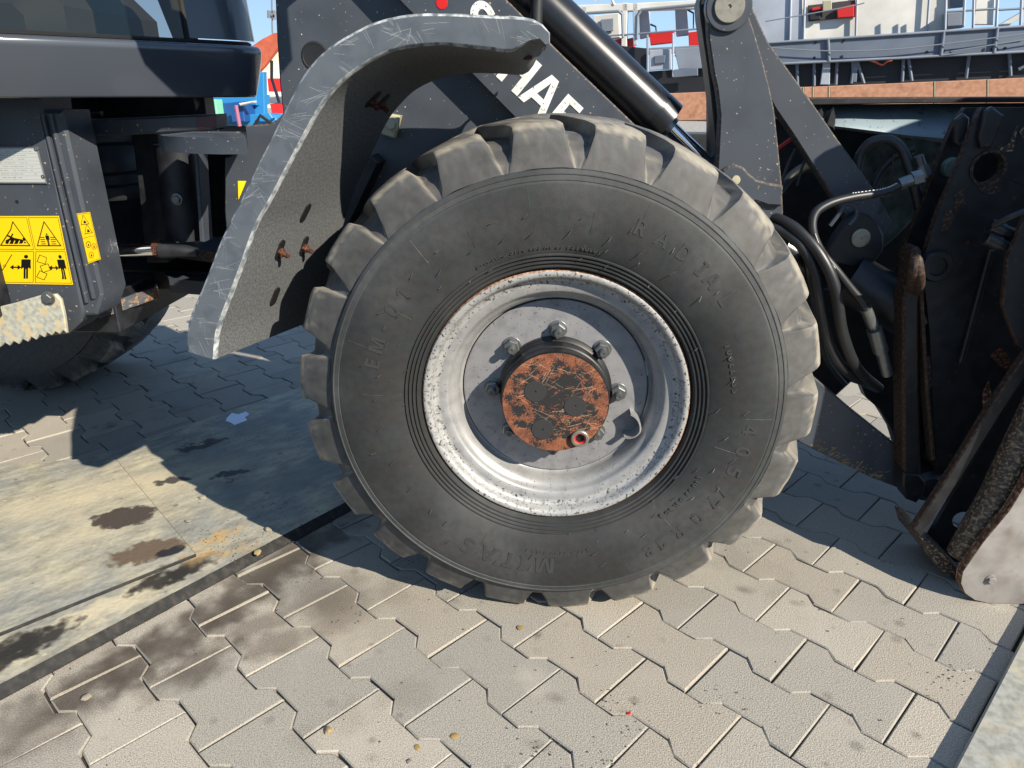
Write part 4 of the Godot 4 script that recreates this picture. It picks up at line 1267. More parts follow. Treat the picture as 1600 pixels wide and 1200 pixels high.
	# lower joint ears with the steering ram between them
	var ears := [[0.625, pa([-1.06, -0.726, -1.014, -0.788, -0.922, -0.795, -0.828, -0.65, -0.83, -0.566, -0.997, -0.639])], [0.555, pa([-1.066, -0.691, -1.012, -0.761, -0.92, -0.767, -0.835, -0.644, -0.831, -0.544, -0.991, -0.575])]]
	for k in 2:
		s = Soup.new()
		e = Soup.new()
		s.xf = Transform3D(Basis(Vector3.RIGHT, PI / 2), Vector3(0, ears[k][0], 0))
		prism(s, ears[k][1], 0.0, 0.026 if k == 0 else 0.034, 0.002, e)
		var ear := obj("joint_ear", s, mats.anthracite_paint, loader)
		obj("worn_edge", e, mats.chipped_edge if k == 0 else mats.plain_anthracite_paint, ear)
		if k == 0:
			for v in pa([-1.038, -0.747, -1.005, -0.789]):
				s = Soup.new()
				s.xf = Transform3D(Basis(Vector3.RIGHT, -PI / 2), Vector3(v.x, 0.627, v.y))
				lathe(s, pa([0.016, 0, 0.016, 0.006, 0.010, 0.008, 0.009, 0.014, 0, 0.014]), 18)
				obj("ear_bolt", s, mats.cream_part, ear)
	s = Soup.new()
	tube(s, [Vector3(-1.118, 0.655, -0.42), Vector3(-0.934, 0.662, -0.44)], 0.0145, 20, false)
	var rod := obj("steering_rod", s, mats.chrome, loader)
	s = Soup.new()
	tube(s, [Vector3(-0.94, 0.662, -0.44), Vector3(-0.921, 0.664, -0.44)], 0.021, 6, false)
	obj("rod_nut", s, mats.rust_lump, rod)
	s = Soup.new()
	tube(s, [Vector3(-0.925, 0.662, -0.44), Vector3(-0.876, 0.66, -0.44), Vector3(-0.84, 0.656, -0.44)], 0.022, 14, false, 0.010)
	obj("rod_eye", s, mats.dark_frame_paint, rod)
	# air filter can and rubber boot seen in the gap
	s = Soup.new()
	var fx: Vector3 = ([Vector3(-1.142, 0.82, -0.6)])[0]
	s.xf = Transform3D(Basis(Vector3.RIGHT, -PI / 2), Vector3(fx.x - 0.02, fx.y - 0.07, fx.z - 0.08))
	lathe(s, pa([0.10, 0.0, 0.105, 0.01, 0.105, 0.03, 0.10, 0.035, 0.105, 0.04, 0.105, 0.06, 0.10, 0.065, 0.105, 0.07, 0.105, 0.10, 0.09, 0.13, 0, 0.13]), 36)
	obj("filter_can", s, mats.dark_frame_paint, loader)
	s = Soup.new()
	var bv: Vector3 = ([Vector3(-1.037, 0.816, -0.35)])[0]
	s.xf = Transform3D(Basis(Vector3.UP, PI / 2), bv + Vector3(-0.02, 0, 0))
	lathe(s, pa([0.050, -0.03, 0.050, 0.02, 0.045, 0.036, 0.03, 0.046, 0, 0.05]), 30)
	obj("rubber_boot", s, mats.fender_inside, loader)
	# chassis body behind, plus boxes added to keep the gap below the cab dark
	s = Soup.new()
	box(s, Vector3(-1.55, 0.68, -1.0), Vector3(1.5, 0.42, 0.06))
	box(s, Vector3(-1.75, 0.95, -0.95), Vector3(1.15, 0.12, 0.06))
	box(s, Vector3(-1.12, 0.965, -0.8), Vector3(0.40, 0.13, 0.06))
	box(s, Vector3(-0.95, 0.69, -0.98), Vector3(0.5, 0.40, 0.06))
	box(s, Vector3(-1.72, 0.50, -0.70), Vector3(1.3, 0.10, 0.5))
	box(s, Vector3(-1.75, 0.80, -0.55), Vector3(1.1, 0.5, 0.7))
	box(s, Vector3(-0.95, 0.535, -0.80), Vector3(0.62, 0.05, 0.30))
	tag(obj("chassis", s, mats.dark_frame_paint, loader), "", "", "", "stuff")
	make_cab(loader)


func make_cab(loader: Node3D) -> void:
	# plan of the cab's side and rounded front corner, x and z, swept up through the heights below
	var plan := resample(pa([-2.3, 0.02, -1.6, 0.0, -1.25, -0.02, -1.03, -0.09, -0.86, -0.26, -0.74, -0.41, -0.685, -0.475, -0.668, -0.520, -0.685, -0.575, -0.735, -0.68, -0.80, -0.80, -0.98, -1.3]), 64)
	var nor := PackedVector2Array()
	for i in plan.size():
		var d := (plan[mini(i + 1, plan.size() - 1)] - plan[maxi(i - 1, 0)]).normalized()
		nor.append(Vector2(-d.y, d.x))
	var sweep := func(s: Soup, prof: PackedVector2Array, i0: int, i1: int) -> void:
		for i in range(i0, i1):
			for k in prof.size() - 1:
				var a := plan[i] + nor[i] * prof[k].x; var b := plan[i + 1] + nor[i + 1] * prof[k].x
				var c := plan[i + 1] + nor[i + 1] * prof[k + 1].x; var d := plan[i] + nor[i] * prof[k + 1].x
				s.quad(Vector3(a.x, prof[k].y, a.y), Vector3(b.x, prof[k].y, b.y), Vector3(c.x, prof[k + 1].y, c.y), Vector3(d.x, prof[k + 1].y, d.y))
	var s := Soup.new()
	sweep.call(s, pa([-0.12, 0.995, -0.030, 0.995, -0.024, 0.996, -0.020, 1.000, -0.008, 1.045, 0.0, 1.082, 0.001, 1.092, -0.003, 1.098, -0.012, 1.101, -0.03, 1.102]), 0, 64)
	var cab := obj("cab", s, mats.cab_paint, loader, 50.0)
	s = Soup.new()
	sweep.call(s, pa([-0.024, 1.1015, -0.020, 1.1025, -0.019, 1.106, -0.024, 1.109]), 0, 64)
	obj("window_seal", s, mats.seal_rubber, cab)
	var first := 0; var last := 0; var nose := 0
	for i in plan.size():
		if plan[i].x < -1.035: first = i
		if plan[i].x < -0.735 and i < 50 and plan[i].y > -0.5: last = i
		if plan[i].y > -0.56: nose = i
	var lower := pa([-0.024, 1.107, -0.045, 1.40, -0.075, 1.95])
	s = Soup.new()
	sweep.call(s, lower, first, last)
	obj("door_window", s, mats.cab_glass, cab)
	s = Soup.new()
	sweep.call(s, pa([-0.012, 1.112, -0.034, 1.40, -0.064, 1.95]), 0, first)
	obj("rear_pillar", s, mats.cab_paint, cab)
	s = Soup.new()
	sweep.call(s, pa([-0.012, 1.110, -0.034, 1.40, -0.064, 1.95]), last, nose)
	obj("front_pillar", s, mats.cab_paint, cab)
	s = Soup.new()
	sweep.call(s, pa([-0.016, 1.112, -0.038, 1.40, -0.068, 1.95]), nose, 64)
	obj("windscreen", s, mats.cab_glass, cab)
	s = Soup.new()
	box(s, Vector3(-1.65, 2.0, -0.75), Vector3(1.9, 0.1, 1.4), 0.04)
	obj("cab_roof", s, mats.cab_paint, cab)
	s = Soup.new()
	box(s, Vector3(-1.72, 1.04, -0.85), Vector3(1.2, 0.04, 1.0))
	box(s, Vector3(-2.25, 1.5, -0.75), Vector3(0.05, 1.0, 1.3))
	box(s, Vector3(-1.4, 1.15, -0.8), Vector3(0.5, 0.2, 0.5), 0.09)
	box(s, Vector3(-1.62, 1.5, -0.8), Vector3(0.16, 0.6, 0.46), 0.07)
	tube(s, [Vector3(-0.95, 1.1, -0.8), Vector3(-1.02, 1.35, -0.8)], 0.03, 10, false)
	tag(obj("cab_interior", s, mats.cab_inside, cab), "", "", "", "stuff")
	s = Soup.new()
	box(s, Vector3(-1.75, 1.06, -1.36), Vector3(1.1, 0.12, 0.04))
	obj("far_sill", s, mats.cab_paint, cab)


# ---------------------------------------------------------------- the bucket in front
func make_bucket() -> void:
	var b := thing("bucket", "black loader bucket with bright worn steel side plate, rusty rib edges and grey back beam", "bucket")
	plate("side_plate", pa([1.738, 1.591, 1.398, 1.423, 0.997, 1.238, 0.98, 0.908, 0.972, 0.604, 0.963, 0.423, 0.938, 0.287, 0.923, 0.228, 0.888, 0.15, 0.864, 0.078, 0.866, 0.048, 0.881, 0.022, 0.906, 0.005, 0.938, -0.002, 1.011, -0.001, 2.137, 0.06]), -0.09, 0.02, mats.bucket_steel, b, mats.worn_edge, 0.002)
	var s := Soup.new()
	bolt(s, ([Vector3(0.926, 0.06, -0.09)])[0], 0.0085, 0.007)
	obj("side_bolt", s, mats.bucket_steel, b)
	# back and bottom edge of the shell: a narrow strip that runs the width of the bucket
	plate("back_shell", pa([0.79, 0.127, 0.838, 0.269, 0.881, 0.41, 0.927, 0.539, 0.949, 0.526, 0.904, 0.392, 0.861, 0.25, 0.815, 0.12, 0.807, 0.106]), -0.17, 0.018, mats.black_paint, b, mats.dark_rust_edge, 0.003)
	plate("worn_corner", pa([0.81, 0.106, 0.833, 0.098, 0.873, 0.065, 0.914, 0.026, 0.931, -0.014, 0.904, -0.001, 0.865, 0.028, 0.826, 0.07]), -0.165, 0.14, mats.worn_tube_paint, b, null, 0.003)
	var web := plate("end_web", holed(pa([0.864, 0.051, 0.905, 0.203, 0.952, 0.365, 1.002, 0.507, 1.079, 0.388, 1.047, 0.201, 0.985, 0.049, 0.966, -0.028]), (pa([0.931, 0.112]))[0], 0.021), -0.24, 0.012, mats.black_paint, b, null, 0.0)
	s = Soup.new()
	tube(s, [Vector3(0.998, 0.611, -0.15), Vector3(0.973, 0.482, -0.15), Vector3(0.947, 0.341, -0.15), Vector3(0.927, 0.221, -0.15), Vector3(0.908, 0.145, -0.15), Vector3(0.896, 0.076, -0.155)], 0.031, 24)
	obj("edge_tube", s, mats.worn_tube_paint, b)
	# upper beam of the back with a blackened lip above it
	s = Soup.new()
	var rows := [[Vector3(0.574, 0.984, -0.66), Vector3(0.693, 0.985, -0.66), Vector3(0.827, 0.987, -0.66), Vector3(0.974, 0.989, -0.66), Vector3(1.265, 0.992, -0.66)], [Vector3(0.565, 0.967, -0.6), Vector3(0.674, 0.967, -0.6), Vector3(0.804, 0.968, -0.6), Vector3(0.947, 0.969, -0.6), Vector3(1.231, 0.97, -0.6)], [Vector3(0.567, 0.951, -0.565), Vector3(0.665, 0.946, -0.565), Vector3(0.795, 0.938, -0.565), Vector3(0.938, 0.929, -0.565), Vector3(1.222, 0.92, -0.565)], [Vector3(0.575, 0.945, -0.56), Vector3(0.665, 0.936, -0.56), Vector3(0.796, 0.921, -0.56), Vector3(0.94, 0.91, -0.56), Vector3(1.225, 0.898, -0.56)], [Vector3(0.583, 0.94, -0.575), Vector3(0.671, 0.929, -0.575), Vector3(0.804, 0.914, -0.575), Vector3(0.95, 0.901, -0.575), Vector3(1.239, 0.886, -0.575)], [Vector3(0.631, 0.934, -0.72), Vector3(0.726, 0.923, -0.72), Vector3(0.869, 0.909, -0.72), Vector3(1.026, 0.898, -0.72), Vector3(1.335, 0.888, -0.72)]]
	for k in rows.size() - 1:
		for i in 4:
			s.quad(rows[k][i], rows[k + 1][i], rows[k + 1][i + 1], rows[k][i + 1])
	obj("back_beam", s, mats.bucket_grey, b, 55.0)
	plate("top_lip", pa([0.553, 0.999, 0.746, 1.001, 1.157, 1.004, 1.16, 0.994, 0.748, 0.989, 0.561, 0.984]), -0.545, 0.2, mats.black_paint, b, mats.dark_rust_edge, 0.002)
	# ribs from the beam down to the hitch: near and far plate, each with a rusty edge
	var near := pa([0.826, 0.985, 0.817, 0.958, 0.81, 0.898, 0.8, 0.848, 0.786, 0.79, 0.779, 0.728, 0.775, 0.674, 0.787, 0.635, 0.822, 0.521, 0.868, 0.339, 0.911, 0.175, 0.965, 0.173, 1.013, 0.342, 1.077, 0.526, 1.11, 0.695, 1.028, 0.986])
	near = holed(near, (pa([0.863, 0.871]))[0], 0.030)
	near = holed(near, (pa([0.973, 0.824]))[0], 0.020)
	plate("hitch_rib", near, -0.34, 0.018, mats.black_paint, b, mats.dark_rust_edge, 0.0)
	plate("hitch_rib", pa([0.841, 0.983, 0.824, 0.953, 0.811, 0.891, 0.798, 0.811, 0.782, 0.734, 0.769, 0.666, 0.772, 0.643, 0.791, 0.599, 0.822, 0.43, 0.883, 0.125, 0.974, 0.128, 0.96, 0.526, 0.949, 0.813, 0.927, 0.983]), -0.43, 0.018, mats.black_paint, b, mats.dark_rust_edge, 0.0)
	plate("rib_doubler", pa([0.827, 0.98, 0.839, 0.987, 0.865, 0.971, 0.858, 0.929, 0.853, 0.909, 0.836, 0.909, 0.826, 0.93]), -0.325, 0.014, mats.black_paint, b, null, 0.004)
	plate("rib_doubler", pa([0.794, 0.962, 0.807, 0.974, 0.821, 0.965, 0.825, 0.928, 0.813, 0.911, 0.802, 0.918]), -0.365, 0.012, mats.black_paint, b, null, 0.004)
	for pad in [pa([0.577, 0.971, 0.586, 0.979, 0.593, 0.968, 0.594, 0.949, 0.584, 0.952]), pa([0.605, 0.974, 0.613, 0.981, 0.621, 0.96, 0.623, 0.931, 0.599, 0.941])]:
		plate("stop_pad", pad, -0.545, 0.02, mats.black_paint, b, null, 0.004)
	for v in [[1282, 162], [1302, 160], [1506, 160], [1516, 161], [1543, 160], [1556, 161]]:
		pass
	# hitch: upright channel with a rounded rusty head and the pin at its foot
	plate("hitch_upright", pa([0.744, 0.596, 0.745, 0.638, 0.741, 0.698, 0.744, 0.709, 0.754, 0.712, 0.762, 0.704, 0.772, 0.653, 0.78, 0.583, 0.816, 0.406, 0.868, 0.178, 0.826, 0.177, 0.78, 0.405]), -0.325, 0.05, mats.black_paint, b, mats.dark_rust_edge, 0.006)
	plate("hitch_strip", pa([0.768, 0.64, 0.772, 0.651, 0.804, 0.527, 0.843, 0.378, 0.888, 0.225, 0.882, 0.215, 0.835, 0.378, 0.796, 0.527]), -0.32, 0.03, mats.dark_rust_edge, b, null, 0.003)
	s = Soup.new()
	tube(s, [Vector3(0.759, 0.621, -0.33), Vector3(0.711, 0.672, -0.24), Vector3(0.708, 0.706, -0.235), Vector3(0.724, 0.669, -0.24), Vector3(0.773, 0.617, -0.33)], 0.011, 10)
	obj("hitch_loop", s, mats.dark_rust_edge, b)
	s = Soup.new()
	var hp: Vector3 = ([Vector3(0.801, 0.671, -0.32)])[0]
	lathe(s, pa([0.034, -0.35, 0.034, -0.332, 0.030, -0.326, 0.020, -0.326, 0.018, -0.332, 0, -0.332]), 30, Vector3(hp.x, hp.y, 0))
	obj("rib_boss", s, mats.black_paint, b)
	s = Soup.new()
	hp = ([Vector3(0.902, 0.139, -0.33)])[0]
	lathe(s, pa([0.036, -0.46, 0.040, -0.37, 0.040, -0.345, 0.030, -0.340, 0.030, -0.34, 0.026, -0.332, 0.016, -0.33, 0, -0.328]), 30, Vector3(hp.x, hp.y, 0))
	obj("foot_pin", s, mats.black_paint, b)
	plate("foot_cheek", pa([0.823, 0.186, 0.86, 0.181, 0.878, 0.164, 0.882, 0.13, 0.869, 0.105, 0.843, 0.115, 0.828, 0.149]), -0.32, 0.05, mats.black_paint, b, null, 0.004)
	s = Soup.new()
	hp = ([Vector3(1.007, 0.166, -0.42)])[0]
	lathe(s, pa([0.032, -0.50, 0.034, -0.43, 0.030, -0.42, 0, -0.42]), 26, Vector3(hp.x, hp.y, 0))
	obj("rear_pin", s, mats.black_paint, b)
	plate("brace", pa([0.911, 0.195, 0.945, 0.293, 0.969, 0.28, 0.936, 0.175]), -0.36, 0.06, mats.black_paint, b, null, 0.004)
	# curved inner plate, two bolts and a stay deeper in the dark
	plate("stay", pa([0.898, 0.709, 0.911, 0.709, 0.906, 0.528, 0.903, 0.454, 0.892, 0.457]), -0.325, 0.014, mats.black_paint, b, null, 0.003)
	for pq in [[Vector3(0.836, 0.772, -0.24), Vector3(0.892, 0.754, -0.235)], [Vector3(0.83, 0.75, -0.235), Vector3(0.89, 0.728, -0.23)]]:
		s = Soup.new()
		tube(s, pq, 0.012, 16, false)
		tube(s, [pq[0], pq[0].lerp(pq[1], 0.45)], 0.0145, 16, false)
		obj("stop_bolt", s, mats.hose_rubber, b)
	plate("curved_guard", pa([0.905, 0.853, 0.873, 0.796, 0.869, 0.755, 0.862, 0.718, 0.869, 0.671, 0.875, 0.625, 0.892, 0.594, 0.925, 0.541, 0.994, 0.515]), -0.20, 0.012, mats.black_paint, b, mats.dark_rust_edge, 0.002)
	s = Soup.new()
	prism(s, pa([0.961, 0.471, 0.98, 0.493, 0.998, 0.477, 1.02, 0.442, 1.042, 0.412, 1.021, 0.418, 0.996, 0.442]), -0.3385, -0.3405, 0.0004)
	obj("rust_patch", s, mats.rust_lump, b)
	for q in [pa([0.809, 0.823, 0.83, 0.831, 0.829, 0.815, 0.836, 0.8, 0.821, 0.795, 0.816, 0.779]), pa([0.797, 0.784, 0.814, 0.789, 0.817, 0.766, 0.815, 0.75, 0.798, 0.742]), pa([0.853, 0.842, 0.892, 0.839, 0.902, 0.829, 0.882, 0.818, 0.86, 0.823]), pa([0.825, 0.463, 0.832, 0.469, 0.851, 0.402, 0.847, 0.383])]:
		s = Soup.new()
		prism(s, q, -0.3385, -0.3405, 0.0004)
		obj("rust_patch", s, mats.dark_rust_edge, b)
	for q in [pa([0.869, 0.913, 0.885, 0.911, 0.895, 0.921, 0.895, 0.94, 0.902, 0.952, 0.903, 0.935, 0.904, 0.904, 0.884, 0.901]), pa([0.907, 0.94, 0.914, 0.952, 0.922, 0.947, 0.917, 0.928])]:
		s = Soup.new()
		prism(s, q, -0.3385, -0.3405, 0.0004)
		obj("paint_scrape", s, mats.worn_tube_paint, b)
	s = Soup.new()
	var rc: Vector3 = ([Vector3(0.863, 0.871, -0.34)])[0]
	lathe(s, pa([0.036, -0.342, 0.036, -0.336, 0.030, -0.336, 0.030, -0.358]), 30, Vector3(rc.x, rc.y, 0))
	obj("hole_ring", s, mats.dark_rust_edge, b)
	hose("hydraulic_hose", [Vector3(0.871, 0.806, -0.2), Vector3(0.851, 0.792, -0.21), Vector3(0.839, 0.774, -0.23)], 0.006, b)
	s = Soup.new()
	prism(s, pa([0.966, 0.387, 0.973, 0.413, 0.993, 0.364, 1.006, 0.325, 0.987, 0.332, 0.975, 0.348]), -0.3385, -0.3405, 0.0004)
	obj("bare_patch", s, mats.worn_edge, b)
	# inside wall of the bucket seen past the link
	s = Soup.new()
	prism(s, pa([0.393, 0.967, 1.332, 0.978, 1.448, 0.569, 1.237, 0.457, 1.026, 0.472, 0.965, 0.378, 0.85, 0.375, 0.675, 0.466, 0.505, 0.555, 0.414, 0.761]), -0.80, -0.86, 0.01)
	obj("back_wall", s, mats.black_paint, b)
	s = Soup.new()
	prism(s, pa([0.774, 0.867, 0.845, 0.919, 0.994, 0.897, 1.004, 0.834, 0.966, 0.72, 0.913, 0.649, 0.882, 0.617, 0.803, 0.701]), -0.78, -0.80, 0.006)
	obj("wall_panel", s, mats.bucket_wall_paint, b)
	s = Soup.new()
	prism(s, hexagon(0.021, 20, 0, (pa([0.836, 0.864]))[0]), -0.413, -0.431, 0.002)
	obj("pale_cover", s, mats.bucket_wall_paint, b)
	s = Soup.new()
	prism(s, pa([0.585, 0.547, 0.911, 0.552, 1.007, 0.075, 0.965, 0.08, 0.929, 0.157, 0.884, 0.217, 0.844, 0.249, 0.825, 0.284, 0.797, 0.293, 0.755, 0.242, 0.638, 0.285]), -0.62, -0.66, 0.006)
	obj("dark_backing", s, mats.black_paint, b)  # black sheet, enlarged so the gap behind the hitch stays dark


# ---------------------------------------------------------------- ground
func make_ground() -> void:
	var gm := Soup.new()
	gm.quad(Vector3(-500, -0.012, 60), Vector3(500, -0.012, 60), Vector3(500, -0.012, -900), Vector3(-500, -0.012, -900))
	tag(obj("ground", gm, mats.joint_sand), "sandy ground under the paving, out to the horizon", "", "", "structure")
	# one paver: double-T outline with chamfered arrises
	var L := 0.0985; var W := 0.0782; var H := 0.0538; var a := 0.0365; var b := 0.0615
	var shape := pa([-L, -W, -b, -W, -a, -H, a, -H, b, -W, L, -W, L, W, b, W, a, H, -a, H, -b, W, -L, W])
	var versions := []
	var rng := RandomNumberGenerator.new(); rng.seed = 3
	for k in 4:
		var sh := PackedVector2Array()
		for v in shape:
			sh.append(v + Vector2(rng.randf_range(-0.0016, 0.0016), rng.randf_range(-0.0016, 0.0016)))
		var s := Soup.new()
		s.xf = Transform3D(Basis(Vector3.RIGHT, -PI / 2), Vector3.ZERO)
		prism(s, sh, 0.0, -0.04, 0.0024)
		versions.append(s.mesh(null, 30.0))
	var pav := Node3D.new()
	pav.name = "pavement"
	add_child(pav)
	tag(pav, "grey double-T concrete paving of the quay yard", "", "", "structure")
	var u := Vector3(0.748, 0, 0.663)
	var v := Vector3(-0.663, 0, 0.748)
	var o := Vector3(0.358, 0, -0.082)
	var pitch := 0.1352
	var cells := []
	var cam: Camera3D = get_node("camera")
	var inv := cam.transform.affine_inverse()
	for row in range(-75, 14):
		for col in range(-90, 70):
			var c := o + u * (0.1 * (col * 2 + (1 if row % 2 == 0 else 0))) + v * (pitch * (row + 0.5))
			if c.z > 0.75 or c.z < -9.0:
				continue
			var q := inv * c
			if q.z > -0.2:
				continue
			var px := Vector2(q.x / -q.z, q.y / -q.z) / tan(deg_to_rad(cam.fov / 2.0))
			if absf(px.x) > 1.333 + 0.2 / -q.z or px.y < -1.0 - 0.2 / -q.z or px.y > 1.0:
				continue
			var hidden := 0.0
			if c.x > -0.35 and c.x < 0.35 and c.z < -0.12 and c.z > -1.1:
				hidden = 3.0
			cells.append([q.length() + hidden, c])
	cells.sort_custom(func(x, y): return x[0] < y[0])
	var rest := {}
	for i in cells.size():
		var c: Vector3 = cells[i][1]
		var tilt := Basis(u, rng.randf_range(-0.007, 0.007)) * Basis(v, rng.randf_range(-0.006, 0.006))
		var B := tilt * Basis(u, Vector3.UP, -v).orthonormalized()
		if rng.randf() < 0.5:
			B = B * Basis(Vector3.UP, PI)
		var T := Transform3D(B, c + Vector3(0, rng.randf_range(-0.0022, 0.0008), 0))
		var ver := rng.randi() % 4
		var tone := rng.randi() % 5
		if i < 300:
			var p := MeshInstance3D.new()
			p.mesh = versions[ver]
			p.material_override = mats["paver_concrete_%d" % tone]
			p.name = "paver"
			p.transform = T
			pav.add_child(p, true)
		else:
			if not rest.has(tone):
				rest[tone] = []
			rest[tone].append(T)
	var far_part := part("far_paving", pav)
	for tone in rest:
		var mm := MultiMesh.new()
		mm.transform_format = MultiMesh.TRANSFORM_3D
		mm.mesh = versions[tone % 4]
		mm.instance_count = rest[tone].size()
		for i in rest[tone].size():
			mm.set_instance_transform(i, rest[tone][i])
		var mi := MultiMeshInstance3D.new()
		mi.multimesh = mm
		mi.material_override = mats["paver_concrete_%d" % tone]
		mi.name = "paver_field"
		far_part.add_child(mi, true)
		tag(mi, "", "", "", "stuff")
	# quay apron beyond the paving
	var s := Soup.new()
	s.quad(Vector3(-80, -0.004, -9.2), Vector3(80, -0.004, -9.2), Vector3(80, -0.004, -70), Vector3(-80, -0.004, -70))
	tag(obj("quay", s, mats.quay_concrete), "pale concrete apron of the quay", "", "", "structure")
	s = Soup.new()
	s.quad(Vector3(-30, 0.001, -17.6), Vector3(40, 0.001, -15.0), Vector3(40, 0.001, -18.8), Vector3(-30, 0.001, -21.0))
	tag(obj("dark_strip", s, base("dark_strip_grey", lin(0.06, 0.065, 0.07), 0.9)), "dark strip across the pale quay", "", "", "structure")  # one flat dark quad laid across the quay


func make_plates() -> void:
	# weathered plates the wheel has been driven over
	var lo := [Vector2(-1.154, 0.637), Vector2(-0.515, -0.351), Vector2(-0.401, -0.626), Vector2(-0.611, -1.821), Vector2(-0.874, -1.124)]
	var p := Vector2.ZERO
	var a: Vector2 = ([Vector2(-1.008, 0.33)])[0]; var b: Vector2 = ([Vector2(-0.512, -0.384)])[0]
	var d: Vector2 = ([Vector2(-0.886, -1.153)])[0]; var e: Vector2 = ([Vector2(-1.314, -0.651)])[0]
	var t := thing("ground_plate", "large weathered grey plate under the left side of the tyre, dark at its near edge", "plate")
	var far := (b - a).normalized()
	var poly := PackedVector2Array([a - far * 0.5, b + far * 0.12, d + far * 0.5, e, e - far * 0.9])
	var s := Soup.new(); var ed := Soup.new()
	s.xf = Transform3D(Basis(Vector3.RIGHT, PI / 2), Vector3(0, 0.022, 0))
	s.xf = Transform3D(Basis(Vector3.RIGHT, Vector3(0, 0, 1), Vector3.UP), Vector3(0, 0, 0))
	flat_plate(s, poly, 0.021, 0.001, 0.017, ed)
	obj("plate_top", s, mats.mat_surface, t)
	obj("plate_rim", ed, mats.plate_edge, t)
	# upper plate lying on it
	var c1: Vector2 = ([Vector2(-1.249, -0.592)])[0]; var c2: Vector2 = ([Vector2(-0.804, -0.136)])[0]
	var c3: Vector2 = ([Vector2(-1.065, 0.141)])[0]; var c4: Vector2 = ([Vector2(-1.544, -0.532)])[0]
	t = thing("ground_plate", "beige dirt-crusted plate lying on the larger grey plate, with two dark damp spots", "plate")
	s = Soup.new(); ed = Soup.new()
	flat_plate(s, PackedVector2Array([c1, c2, c3 + (c3 - c2) * 0.8, c4 + (c4 - c1) * 1.2]), 0.029, 0.0213, 0.0015, ed)
	obj("plate_top", s, mats.mat_surface, t)
	obj("plate_rim", ed, mats.plate_edge, t)
	# plate at the lower right
	c1 = ([Vector2(0.619, 0.377)])[0]; c2 = ([Vector2(0.957, 0.007)])[0]
	var w := Vector2(0.8, 0.35)
	t = thing("ground_plate", "pale streaked plate cut off by the lower right corner, in front of the bucket", "plate")
	s = Soup.new(); ed = Soup.new()
	flat_plate(s, PackedVector2Array([c1 - (c2 - c1) * 0.3, c2 + (c2 - c1) * 0.35, c2 + (c2 - c1) * 0.35 + w, c1 - (c2 - c1) * 0.3 + w]), 0.022, 0.001, 0.004, ed)
	obj("plate_top", s, mats.right_plate_surface, t)
	obj("plate_rim", ed, mats.right_plate_surface, t)
	# small flat patch in a pale blue colour
	s = Soup.new(); ed = null
	flat_plate(s, pa([-1.045, -0.896, -1.045, -0.932, -1.02, -0.923, -1.002, -0.945, -0.984, -0.925, -0.989, -0.9, -0.973, -0.88, -0.986, -0.86, -0.999, -0.84, -1.019, -0.858, -1.041, -0.872]), 0.0216, 0.0205, 0.0003, null)
	tag(obj("blue_patch", s, mats.pale_blue_patch), "small pale blue patch on the shaded grey plate left of the tyre", "splash")


func flat_plate(s: Soup, poly: PackedVector2Array, y1: float, y0: float, bevel: float, edge: Soup) -> void:
	# poly in x and z; mirrored so that the plate faces up
	var m := PackedVector2Array()
	for v in poly:
		m.append(Vector2(v.x, -v.y))
	s.xf = Transform3D(Basis(Vector3.RIGHT, -PI / 2), Vector3.ZERO)
	prism(s, m, y1, y0, bevel, edge)


